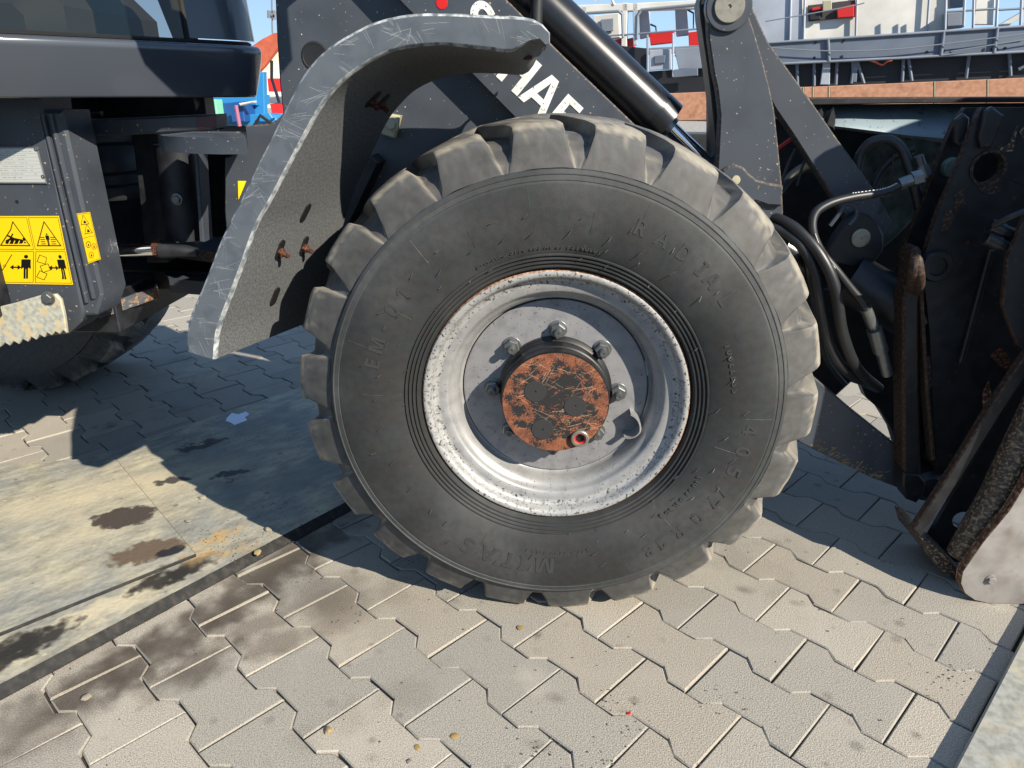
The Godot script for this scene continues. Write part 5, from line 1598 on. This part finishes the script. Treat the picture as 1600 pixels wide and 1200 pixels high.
func make_debris() -> void:
	var rng := RandomNumberGenerator.new(); rng.seed = 41
	var stone := func(r: float, flat: float) -> ArrayMesh:
		var s := Soup.new()
		var n := noise(0.6, 2, rng.randi() % 1000)
		var P := func(i: int, k: int) -> Vector3:
			var th := PI * i / 5.0; var ph := TAU * k / 8.0
			var v := Vector3(sin(th) * cos(ph), cos(th), sin(th) * sin(ph))
			v *= 1.0 + 0.6 * n.get_noise_3d(v.x, v.y, v.z)
			return Vector3(v.x * r, v.y * r * flat, v.z * r * 0.8)
		for i in 5:
			for k in 8:
				s.quad(P.call(i, k), P.call(i, (k + 1) % 8), P.call(i + 1, (k + 1) % 8), P.call(i + 1, k))
		return s.mesh(null, 30.0)
	var singles := [
		[([Vector2(-0.671, -0.156)])[0], 0.011, 0.45, "dry_mud", "round ochre clod on the near edge of the grey plate", 0.024],
		[([Vector2(-0.375, 0.317)])[0], 0.009, 0.5, "dry_mud", "ochre clod on the paving at the bottom, left of centre", 0.004],
		[([Vector2(-1.41, -0.852)])[0], 0.014, 0.6, "stone_grey", "pale stone on the shaded paving beyond the plates", 0.006],
		[([Vector2(-0.059, 0.041)])[0], 0.008, 0.15, "leaf_yellow", "yellow leaf scrap on the sunlit paver just below the tyre", 0.001],
		[([Vector2(-0.161, 0.317)])[0], 0.007, 0.15, "leaf_yellow", "yellow leaf scrap on the paving at the bottom centre", 0.001],
		[([Vector2(-0.218, 0.343)])[0], 0.006, 0.15, "leaf_yellow", "lowest yellow leaf scrap, near the bottom edge of the picture", 0.001],
		[([Vector2(0.139, 0.253)])[0], 0.004, 0.3, "red_paint", "tiny red chip in a paver joint right of the bottom centre", 0.001],
		[([Vector2(-0.226, 0.371)])[0], 0.005, 0.4, "stone_grey", "small grey stone at the very bottom of the paving", 0.002],
		[([Vector2(-0.826, 0.266)])[0], 0.010, 0.35, "stone_grey", "flat pale stone on the stained paver at lower left", 0.002],
		[([Vector2(-0.868, -0.481)])[0], 0.010, 0.6, "stone_grey", "grey stone on the shaded plate nearest the tyre's shadow edge", 0.024],
		[([Vector2(-0.904, -0.39)])[0], 0.009, 0.6, "stone_grey", "grey stone on the shaded plate by the fender's shadow", 0.024],
		[([Vector2(-0.677, -0.251)])[0], 0.010, 0.6, "stone_grey", "dark stone on the shaded plate beside the tyre", 0.024],
		[([Vector2(-0.888, -0.277)])[0], 0.008, 0.6, "stone_grey", "pale stone in the sun at the joint of the two plates", 0.024]]
	for q in singles:
		var kind: String = {"dry_mud": "mud_clod", "stone_grey": "stone", "leaf_yellow": "leaf", "red_paint": "paint_chip"}[q[3]]
		var o := obj(kind, stone.call(q[1], q[2]), mats[q[3]])
		o.position = Vector3(q[0].x, q[5], q[0].y)
		o.rotation.y = rng.randf() * TAU
		tag(o, q[4], kind.replace("_", " "))
	# crumbs that nobody would count
	var all := Soup.new()
	var spots := []
	for c in [Vector2(-0.769, -0.227), Vector2(-0.791, -0.186), Vector2(-0.774, -0.2), Vector2(-0.739, -0.21), Vector2(-1.078, -0.713), Vector2(-1.039, -0.716), Vector2(-1.077, -0.67), Vector2(-0.706, -0.164), Vector2(-0.583, -0.251), Vector2(-0.674, -0.333)]:
		for k in 26:
			spots.append([c + Vector2(rng.randfn() * 0.05, rng.randfn() * 0.03), 0.0215])
	for c in [Vector2(0.139, 0.288), Vector2(0.117, 0.225), Vector2(-0.014, 0.329), Vector2(0.313, 0.208), Vector2(0.085, 0.356), Vector2(-0.541, -0.106), Vector2(-0.395, 0.017), Vector2(0.771, 0.121), Vector2(0.725, 0.156), Vector2(1.062, -0.67), Vector2(-0.32, -0.166)]:
		for k in 16:
			spots.append([c + Vector2(rng.randfn() * 0.025, rng.randfn() * 0.02), 0.0005])
	for k in 200:
		spots.append([Vector2(rng.randf_range(-0.9, 1.0), rng.randf_range(-0.3, 0.6)), 0.0005])
	for q in spots:
		var r := rng.randf_range(0.0008, 0.0030)
		var c := Vector3(q[0].x, q[1], q[0].y)
		var a := rng.randf() * TAU
		var p0 := c + Vector3(cos(a), 0, sin(a)) * r; var p1 := c + Vector3(cos(a + 2.0), 0, sin(a + 2.0)) * r * 1.2; var p2 := c + Vector3(cos(a + 4.2), 0, sin(a + 4.2)) * r
		var t := c + Vector3(0, r * 0.5, 0)
		all.tri(p0, t, p1); all.tri(p1, t, p2); all.tri(p2, t, p0)
	tag(obj("grit", all, mats.grit, self, 10.0), "sand crumbs and grit scattered over plates and paving", "grit", "", "stuff")


# ---------------------------------------------------------------- harbour behind
func make_harbour() -> void:
	var bd := Vector3(0.97, 0, 0.243).normalized()
	var bn := Vector3(-bd.z, 0, bd.x)
	var beam_at := Vector3(4.31, 0, -28.06)
	var frame := Basis(bd, Vector3.UP, bn)
	# rusty steel beam along the quay edge, welded from lengths
	var beam := thing("steel_beam", "long rust-brown welded steel beam lying along the quay edge before the ship", "beam")
	beam.transform = Transform3D(frame, beam_at)
	var top := pa([-1.479, 0.875, 1.399, 0.999, 4.633, 1.169, 4.944, 1.18, 5.459, 1.202, 8.712, 1.348, 10.262, 1.418, 13.384, 1.577])
	var bot := pa([-1.423, -0.043, 1.495, 0.033, 4.784, 0.09, 5.102, 0.094, 5.625, 0.102, 8.945, 0.149, 10.528, 0.171, 13.725, 0.236])
	for i in top.size() - 1:
		var gap := 0.02
		plate("beam_length", PackedVector2Array([bot[i] + Vector2(gap, 0), bot[i + 1] - Vector2(gap, 0), top[i + 1] - Vector2(gap, 0), top[i] + Vector2(gap, 0)]), 0.0, 0.5, mats.rusty_steel, beam, null, 0.02)
	var s := Soup.new()
	s.xf = Transform3D(Basis.IDENTITY, Vector3.ZERO)
	for i in range(1, top.size() - 1):
		tube(s, [Vector3(bot[i].x, bot[i].y, 0.0), Vector3(top[i].x, top[i].y, 0.0)], 0.02, 6, false)
	tag(obj("weld_seam", s, mats.cream_part, beam), "", "", "", "stuff")
	s = Soup.new()
	var sh := pa([1.204, 0.043, 1.295, -0.199, 1.413, -0.241, 1.498, -0.173, 1.519, 0.069])
	var path := []
	for q in sh:
		path.append(Vector3(q.x, q.y, 0.12))
	tube(s, path, 0.03, 8)
	obj("shackle", s, mats.ship_dark, beam)

	# the ship
	var ship := thing("ship", "moored grey and white harbour ship with railings and red lockers behind the beam", "ship")
	ship.transform = Transform3D(frame, beam_at - bn * 4.5)
	var sp := func(called: String, poly: PackedVector2Array, z: float, thick: float, m: Material, parent: Node = ship) -> MeshInstance3D:
		var q := Soup.new()
		prism(q, poly, z, z - thick, 0.02)
		return obj(called, q, m, parent)
	sp.call("hull", pa([-10.542, 1.301, -1.734, 1.773, 3.445, 2.099, 14.901, 2.682, 15.813, -0.896, 8.817, -1.31, -1.497, -1.715, -10.643, -2.11]), -0.5, 2.0, mats.ship_dark)
	sp.call("deck_side", pa([-5.664, 3.105, -1.501, 2.685, -1.425, 1.618, -2.794, 1.619, -5.64, 2.087]), -0.3, 0.3, mats.ship_dark)
	# steel bulwark with posts and rails
	var bul: MeshInstance3D = sp.call("bulwark", pa([2.126, 2.729, 3.344, 2.821, 14.539, 3.394, 14.759, 2.532, 12.369, 2.427, 4.05, 2.057, 2.214, 1.946]), 0.0, 0.12, mats.ship_grey)
	for q in [pa([5.538, 2.916, 5.702, 2.138]), pa([9.548, 3.125, 9.621, 2.315]), pa([11.3, 3.226, 11.378, 2.389])]:
		s = Soup.new()
		tube(s, [Vector3(q[0].x, q[0].y, 0.05), Vector3(q[1].x, q[1].y, 0.05)], 0.07, 10, false)
		obj("bulwark_post", s, mats.ship_grey, bul)
	for q in [pa([2.128, 2.725, 3.343, 2.817, 7.946, 3.051, 14.512, 3.389]), pa([2.215, 1.944, 4.047, 2.054, 8.536, 2.246, 12.347, 2.424, 14.731, 2.528])]:
		s = Soup.new()
		for i in q.size() - 1:
			tube(s, [Vector3(q[i].x, q[i].y, 0.05), Vector3(q[i + 1].x, q[i + 1].y, 0.05)], 0.048, 10, false)
		obj("bulwark_rail", s, mats.ship_mid_grey, bul)
	for q in pa([5.114, 2.811, 6.11, 2.844, 5.147, 2.259, 6.15, 2.298, 9.13, 2.433, 9.693, 2.45, 9.971, 2.469, 11.032, 2.503, 11.301, 2.522, 11.449, 2.521, 11.716, 2.54]):
		s = Soup.new()
		s.xf = Transform3D(Basis.IDENTITY, Vector3(q.x, q.y, 0.001))
		lathe(s, pa([0.055, 0, 0.05, 0.02, 0, 0.02]), 10)
		obj("drain_hole", s, mats.ship_dark, bul)
	for q in [pa([3.483, 2.631, 5.745, 2.495, 8.002, 2.541, 10.129, 2.759, 12.547, 3.045]), pa([9.885, 2.438, 11.416, 2.682, 12.989, 2.937]), pa([3.125, 3.579, 4.632, 3.797, 6.196, 4.048, 6.628, 4.146])]:
		s = Soup.new()
		path = []
		for v in q:
			path.append(Vector3(v.x, v.y, 0.2))
		tube(s, path, 0.022, 6)
		obj("mooring_line", s, mats.mast_grey, ship)
	# stays and pipes in the dark below the bulwark
	for q in [pa([5.188, 2.081, 5.312, 1.23]), pa([6.039, 2.1, 6.118, 1.28]), pa([6.667, 2.119, 6.678, 1.328]), pa([6.787, 2.096, 7.145, 1.329]), pa([8.413, 2.2, 8.513, 1.401]), pa([8.592, 2.199, 8.848, 1.424]), pa([10.654, 2.319, 10.712, 1.516]), pa([11.975, 2.396, 12.193, 1.605]), pa([12.396, 1.825, 12.899, 2.172]), pa([4.546, 2.037, 4.688, 1.181])]:
		s = Soup.new()
		tube(s, [Vector3(q[0].x, q[0].y, -0.3), Vector3(q[1].x, q[1].y, -0.3)], 0.06, 8, false)
		obj("hull_pipe", s, mats.ship_grey, ship)
	sp.call("hull_strut", pa([5.519, 2.102, 5.779, 2.101, 5.88, 1.279, 5.521, 1.279]), -0.2, 0.2, mats.ship_pale_grey)
	sp.call("hull_strut", pa([6.55, 2.12, 6.806, 2.119, 6.858, 1.375, 6.717, 1.375]), -0.25, 0.1, mats.ship_grey)
	s = Soup.new()
	path = []
	for v in pa([7.179, 2.159, 7.42, 2.089, 7.664, 1.997, 7.826, 2.11, 7.999, 2.154]):
		path.append(Vector3(v.x, v.y, -0.1))
	tube(s, path, 0.03, 6)
	obj("orange_rope", s, mats.rope, ship)
	# superstructure
	var sup: MeshInstance3D = sp.call("superstructure", pa([2.003, 5.865, 9.373, 6.015, 9.972, 3, 2.358, 2.763]), -1.6, 3.0, mats.ship_white)
	sp.call("shaded_side_panel", pa([1.995, 5.906, 4.246, 5.913, 4.704, 2.993, 2.342, 2.876]), -1.5, 0.1, mats.ship_pale_grey, sup)  # pale grey puts the shade on the white wall into the colour
	var rec: MeshInstance3D = sp.call("locker_recess", pa([4.721, 4.262, 6.466, 4.426, 6.59, 3.806, 4.829, 3.677]), -1.5, 0.06, mats.ship_recess, sup)
	sp.call("fire_locker", pa([5.814, 4.108, 6.43, 4.253, 6.504, 3.796, 5.892, 3.762]), -1.3, 0.15, mats.ship_red, rec)
	sp.call("fire_locker", pa([4.872, 4.152, 5.249, 4.213, 5.266, 4.097, 4.889, 4.037]), -1.3, 0.12, mats.ship_red, rec)
	sp.call("hose_reel", pa([4.782, 4.108, 5.163, 4.146, 5.273, 3.727, 4.863, 3.712]), -1.38, 0.1, mats.ship_dark, rec)
	sp.call("cream_box", pa([5.242, 4.391, 5.574, 4.406, 5.63, 4.039, 5.297, 4.023]), -1.25, 0.1, mats.cream_part, rec)
	for q in [pa([4.55, 4.65, 4.731, 3.023]), pa([6.497, 4.597, 6.692, 3.114]), pa([9.076, 4.745, 9.254, 3.236]), pa([4.017, 4.664, 4.195, 2.982])]:
		s = Soup.new()
		tube(s, [Vector3(q[0].x, q[0].y, -1.45), Vector3(q[1].x, q[1].y, -1.45)], 0.05, 8, false)
		obj("panel_rib", s, mats.ship_pale_grey, sup)
	# railing, door and winch to the right of the white house
	s = Soup.new()
	for q in [pa([9.634, 3.847, 11.37, 3.916]), pa([11.379, 3.873, 13.016, 3.942])]:
		tube(s, [Vector3(q[0].x, q[0].y, -0.6), Vector3(q[1].x, q[1].y, -0.6)], 0.04, 8, false)
	obj("side_rail", s, mats.mast_grey, ship)
	for q in [pa([9.429, 4.88, 9.712, 3.233]), pa([11.172, 4.827, 11.421, 3.293]), pa([10.371, 4.851, 10.66, 3.262]), pa([11.94, 4.803, 12.213, 3.323]), pa([10.073, 4.861, 10.318, 3.355])]:
		s = Soup.new()
		tube(s, [Vector3(q[0].x, q[0].y, -0.6), Vector3(q[1].x, q[1].y, -0.6)], 0.05, 8, false)
		obj("rail_post", s, mats.ship_pale_grey, ship)
	sp.call("deck_door", pa([10.564, 4.892, 11.182, 4.873, 11.415, 3.409, 10.744, 3.42]), -1.0, 0.2, mats.ship_white)
	sp.call("deck_box", pa([9.72, 3.836, 10.326, 3.867, 10.434, 3.337, 9.83, 3.281]), -1.0, 0.6, mats.ship_mid_grey)
	sp.call("deck_vent", pa([9.712, 4.966, 10.195, 4.951, 10.374, 4.076, 9.896, 4.043]), -1.4, 0.4, mats.ship_grey)
	sp.call("stair", pa([11.629, 3.405, 12.329, 3.866, 12.475, 3.778, 11.862, 3.314]), -1.0, 0.4, mats.ship_white)
	sp.call("stair", pa([12.236, 3.351, 12.808, 3.599, 12.848, 3.427, 12.457, 3.304]), -1.0, 0.4, mats.ship_white)
	# white frames and lockers on the after deck, sky between them
	var fr := func(called: String, a: PackedVector2Array, r: float, m: Material) -> void:
		var q := Soup.new()
		for i in a.size() - 1:
			tube(q, [Vector3(a[i].x, a[i].y, -0.8), Vector3(a[i + 1].x, a[i + 1].y, -0.8)], r, 8, false)
		obj(called, q, m, ship)
	sp.call("gantry_beam", pa([-5.111, 4.428, -1.956, 4.45, 2.159, 4.534, 2.196, 4.21, -1.936, 4.161, -5.102, 4.131]), -0.8, 0.5, mats.ship_white)
	sp.call("gantry_post", pa([-2.71, 4.468, -2.493, 4.463, -2.436, 2.643, -2.657, 2.645]), -0.8, 0.3, mats.ship_white)
	sp.call("gantry_post", pa([-2.278, 4.457, -2.063, 4.452, -1.982, 2.838, -2.146, 2.84]), -0.8, 0.3, mats.ship_pale_grey)
	sp.call("gantry_post", pa([-4.464, 4.363, -4.241, 4.358, -4.245, 3.116, -4.471, 3.119]), -0.8, 0.3, mats.ship_white)
	fr.call("window_frame", pa([-4.273, 3.116, -4.308, 3.966, -4.175, 4.111, -2.854, 4.156, -2.684, 4.031, -2.604, 3.144]), 0.06, mats.mast_grey)
	fr.call("window_frame", pa([-1.999, 3.087, -2.03, 3.969, -1.884, 4.184, 0.539, 4.342]), 0.06, mats.mast_grey)
	fr.call("guard_rail", pa([-3.798, 3.185, -1.876, 3.283, 0.756, 3.436]), 0.035, mats.mast_grey)
	fr.call("guard_rail", pa([-3.881, 4.555, -3.614, 4.742, -3.2, 4.683, -3.048, 4.389]), 0.05, mats.ship_white)
	sp.call("white_house", pa([-4.382, 4.198, -3.215, 4.278, -3.099, 3.281, -4.336, 3.191]), -3.0, 1.0, mats.ship_white)
	sp.call("white_house_window", pa([-4.001, 4.025, -3.419, 4.066, -3.39, 3.543, -3.917, 3.498]), -2.9, 0.05, mats.ship_mid_grey)
	sp.call("grey_pillar", pa([-2.085, 4.176, -1.682, 4.265, -1.58, 3.222, -1.987, 3.127]), -1.5, 0.5, mats.ship_pale_grey)
	sp.call("grey_pillar", pa([-0.58, 4.289, -0.081, 4.351, 0.044, 3.249, -0.435, 3.207]), -1.5, 0.5, mats.ship_pale_grey)
	sp.call("red_locker", pa([-3.379, 3.015, -2.716, 3.108, -2.667, 2.755, -3.251, 2.71]), -1.0, 0.4, mats.ship_red)
	sp.call("red_locker", pa([-2.47, 3.116, -2.197, 3.163, -2.17, 2.76, -2.445, 2.712]), -1.2, 0.4, mats.ship_red)
	sp.call("red_locker", pa([-1.549, 3.303, -0.531, 3.387, -0.493, 2.942, -1.462, 2.853]), -1.2, 0.4, mats.ship_red)
	sp.call("red_locker", pa([0.086, 3.328, 0.997, 3.412, 1.051, 2.875, 0.162, 2.786]), -1.2, 0.4, mats.ship_red)
	sp.call("antenna_arm", pa([-1.523, 3.698, -1.272, 3.595, -1.227, 3.348, -1.281, 3.349, -1.323, 3.547, -1.545, 3.624]), -1.2, 0.05, mats.ship_dark)
	sp.call("antenna_arm", pa([-0.021, 4.226, 0.255, 4.076, 0.315, 3.422, 0.262, 3.423, 0.207, 4.029, -0.041, 4.154]), -1.2, 0.05, mats.ship_dark)
	sp.call("deck_edge", pa([-3.456, 2.643, -0.212, 2.76, 2.351, 2.876, 2.379, 2.637, -0.191, 2.515, -2.889, 2.437]), -0.6, 0.6, mats.ship_mid_grey)
	sp.call("bracket_panel", pa([-1.364, 2.601, -0.471, 2.642, -0.381, 1.86, -1.307, 1.813]), -0.1, 0.2, mats.ship_pale_grey)
	sp.call("bracket_panel", pa([-1.126, 2.376, -0.655, 2.421, -0.682, 2.105, -1.102, 2.058]), -0.02, 0.06, mats.ship_grey)
	sp.call("bracket_post", pa([-1.498, 3.178, -1.419, 3.177, -1.3, 1.513, -1.38, 1.513]), 0.1, 0.1, mats.ship_mid_grey)
	sp.call("bracket_post", pa([-0.457, 3.211, -0.379, 3.21, -0.241, 1.562, -0.32, 1.562]), 0.1, 0.1, mats.ship_pale_grey)
	fr.call("bracket_stay", pa([-0.341, 2.442, 0.598, 1.806]), 0.05, mats.ship_pale_grey)
	sp.call("bracket_arm", pa([-0.343, 1.833, 0.692, 1.903, 0.72, 1.611, -0.265, 1.537]), 0.1, 0.2, mats.ship_grey)
	sp.call("side_plating", pa([-0.355, 2.647, 2.362, 2.81, 2.461, 1.952, -0.105, 1.863]), -0.25, 0.1, mats.ship_mid_grey)

	# what shows left of the frame: house, mast, striped pole, blue machine
	var h := thing("house", "white-walled house with an orange tiled roof, seen in the gap beside the cab", "house")
	s = Soup.new()
	prism(s, pa([-19.855, 2.018, -16.685, 2.372, -15.496, 3.527, -12.492, 3.733, -13.006, -2.232, -20.494, -2.288]), -45.0, -55.0, 0.02)
	obj("wall", s, mats.house_wall, h)
	s = Soup.new()
	prism(s, pa([-18.471, 2.558, -16.452, 3.703, -15.75, 4.002, -11.606, 4.236, -11.648, 3.71, -15.199, 3.639, -16.558, 2.224, -16.893, 1.95, -18.935, 1.943]), -44.6, -55.4, 0.02)
	obj("roof", s, mats.roof_tile, h)
	var mast := thing("antenna_mast", "thin grey antenna mast above the house roof", "mast")
	s = Soup.new()
	tube(s, [Vector3(-16.342, 3.786, -46), Vector3(-16.324, 4.263, -46), Vector3(-16.151, 6.065, -46)], 0.05, 6, false)
	obj("mast_pole", s, mats.mast_grey, mast)
	for q in [[Vector3(-16.395, 5.271, -46), Vector3(-16.443, 4.87, -46)], [Vector3(-16.268, 5.071, -46), Vector3(-16.094, 4.937, -46)], [Vector3(-16.093, 5.271, -46), Vector3(-16.148, 4.803, -46)]]:
		s = Soup.new()
		tube(s, q, 0.12, 6, false)
		obj("antenna", s, mats.mast_grey, mast)
	var pole := thing("striped_barrier", "red and white striped bollard beside the blue machine", "barrier")
	var bands := [pa([-5.485, 1.21, -5.196, 1.211, -5.21, 0.97, -5.488, 0.968]), pa([-5.489, 0.964, -5.211, 0.965, -5.221, 0.877, -5.487, 0.876]), pa([-5.487, 0.871, -5.221, 0.872, -5.234, 0.76, -5.488, 0.759]), pa([-5.489, 0.754, -5.234, 0.755, -5.269, 0.56, -5.471, 0.582])]
	for i in 4:
		s = Soup.new()
		prism(s, bands[i], -14.0, -14.5, 0.01)
		obj("stripe", s, mats.stripe_white if i == 1 else mats.ship_grey if i == 2 else mats.stripe_red, pole)
	var bm := thing("blue_machine", "blue lifting machine with an upright column, beyond the loader's cab", "machine")
	for q in [["column", pa([-3.854, 1.222, -3.735, 1.222, -3.786, 0.667, -3.933, 0.658]), -9.0, 0.12, "machine_blue"], ["column_side", pa([-3.952, 1.175, -3.845, 1.222, -3.933, 0.658, -4.035, 0.673]), -9.02, 0.1, "machine_deep_blue"], ["chassis", pa([-4.402, 0.646, -4.287, 0.678, -3.817, 0.712, -3.583, 0.698, -3.557, 0.635, -3.63, 0.588, -3.852, 0.571, -4.346, 0.568]), -8.8, 0.6, "machine_blue"], ["engine_box", pa([-4.238, 0.837, -3.904, 0.869, -3.903, 0.625, -4.255, 0.607]), -8.6, 0.5, "machine_deep_blue"], ["side_box", pa([-4.423, 0.91, -3.826, 0.944, -3.841, 0.819, -4.442, 0.785]), -8.9, 0.5, "machine_blue"], ["white_hose", pa([-3.916, 0.848, -3.717, 0.879, -3.72, 0.857, -3.904, 0.818]), -8.5, 0.1, "ship_white"], ["mint_leg", pa([-4.226, 0.893, -4.161, 0.893, -4.16, 0.57, -4.227, 0.555]), -8.4, 0.2, "mint_green"], ["rear_box", pa([-3.746, 0.715, -3.611, 0.732, -3.568, 0.67, -3.64, 0.623, -3.758, 0.622]), -8.7, 0.1, "machine_blue"], ["undercarriage", pa([-4.385, 0.587, -3.542, 0.608, -3.572, 0.348, -4.421, 0.342]), -8.9, 0.5, "ship_dark"]]:
		s = Soup.new()
		prism(s, q[1], q[2], q[2] - q[3], 0.01)
		obj(q[0], s, mats[q[4]], bm)
	s = Soup.new()
	tube(s, [Vector3(-3.932, 0.826, -8.45), Vector3(-3.917, 0.577, -8.45)], 0.025, 8, false)
	obj("pink_rod", s, base("dull_pink", Color(0.6, 0.36, 0.45), 0.5), bm)
	for q in [[Vector3(-3.645, 1.363, -9.1), Vector3(-3.67, 1.147, -9.1), Vector3(-3.602, 0.849, -9.1)], [Vector3(-3.67, 0.593, -8.3), Vector3(-3.582, 0.712, -8.3), Vector3(-3.405, 0.587, -8.3)], [Vector3(-3.67, 0.593, -8.3), Vector3(-3.499, 0.473, -8.3)]]:
		s = Soup.new()
		tube(s, q, 0.022, 6, false)
		obj("cable", s, mats.ship_dark, bm)


# ---------------------------------------------------------------- scene
func _ready() -> void:
	var cam := Camera3D.new()
	cam.name = "camera"
	cam.fov = 54.865
	cam.near = 0.05
	cam.far = 2000.0
	cam.transform = Transform3D(Basis(Vector3(0.9989, 0.0043, -0.047), Vector3(-0.0213, 0.9295, -0.3682), Vector3(0.0421, 0.3688, 0.9286)).orthonormalized(), Vector3(-0.023, 1.012, 1.251))
	add_child(cam)
	cam.current = true
	var env := Environment.new()
	env.background_mode = Environment.BG_SKY
	var skym := ProceduralSkyMaterial.new()
	skym.sky_top_color = Color(0.41, 0.53, 0.69)
	skym.sky_horizon_color = Color(0.645, 0.77, 0.865)
	skym.sky_curve = 0.12
	skym.ground_horizon_color = Color(0.5, 0.55, 0.58)
	skym.ground_bottom_color = Color(0.3, 0.29, 0.27)
	skym.sun_angle_max = 1.0
	var sky := Sky.new()
	sky.sky_material = skym
	env.sky = sky
	env.background_energy_multiplier = 0.85
	env.tonemap_mode = Environment.TONE_MAPPER_LINEAR
	env.tonemap_exposure = 1.98
	env.sdfgi_enabled = true
	env.ssao_enabled = true
	env.ssil_enabled = true
	var we := WorldEnvironment.new()
	we.name = "world_environment"
	we.environment = env
	add_child(we)
	var sun := DirectionalLight3D.new()
	sun.name = "sun"
	sun.light_energy = 1.5
	sun.light_color = Color(1.0, 0.96, 0.89)
	sun.light_angular_distance = 0.5
	sun.shadow_enabled = true
	add_child(sun)
	sun.look_at_from_position(SUN * 10.0, Vector3.ZERO, Vector3.UP)

	make_materials()
	make_ground()
	make_plates()
	var loader := thing("wheel_loader", "dark grey wheel loader with big lugged front tyre and silver rim", "wheel loader")
	var w := make_wheel(loader)
	var far_wheel := w.duplicate()
	far_wheel.name = "wheel"
	loader.add_child(far_wheel, true)
	far_wheel.transform = Transform3D(Basis(Vector3.UP, PI) * Basis(Vector3.BACK, 0.13), Vector3(-1.89, 0.4825, -1.50))
	make_fender(loader)
	make_arm(loader)
	make_hoses(loader)
	make_rear(loader)
	make_bucket()
	make_debris()
	make_harbour()
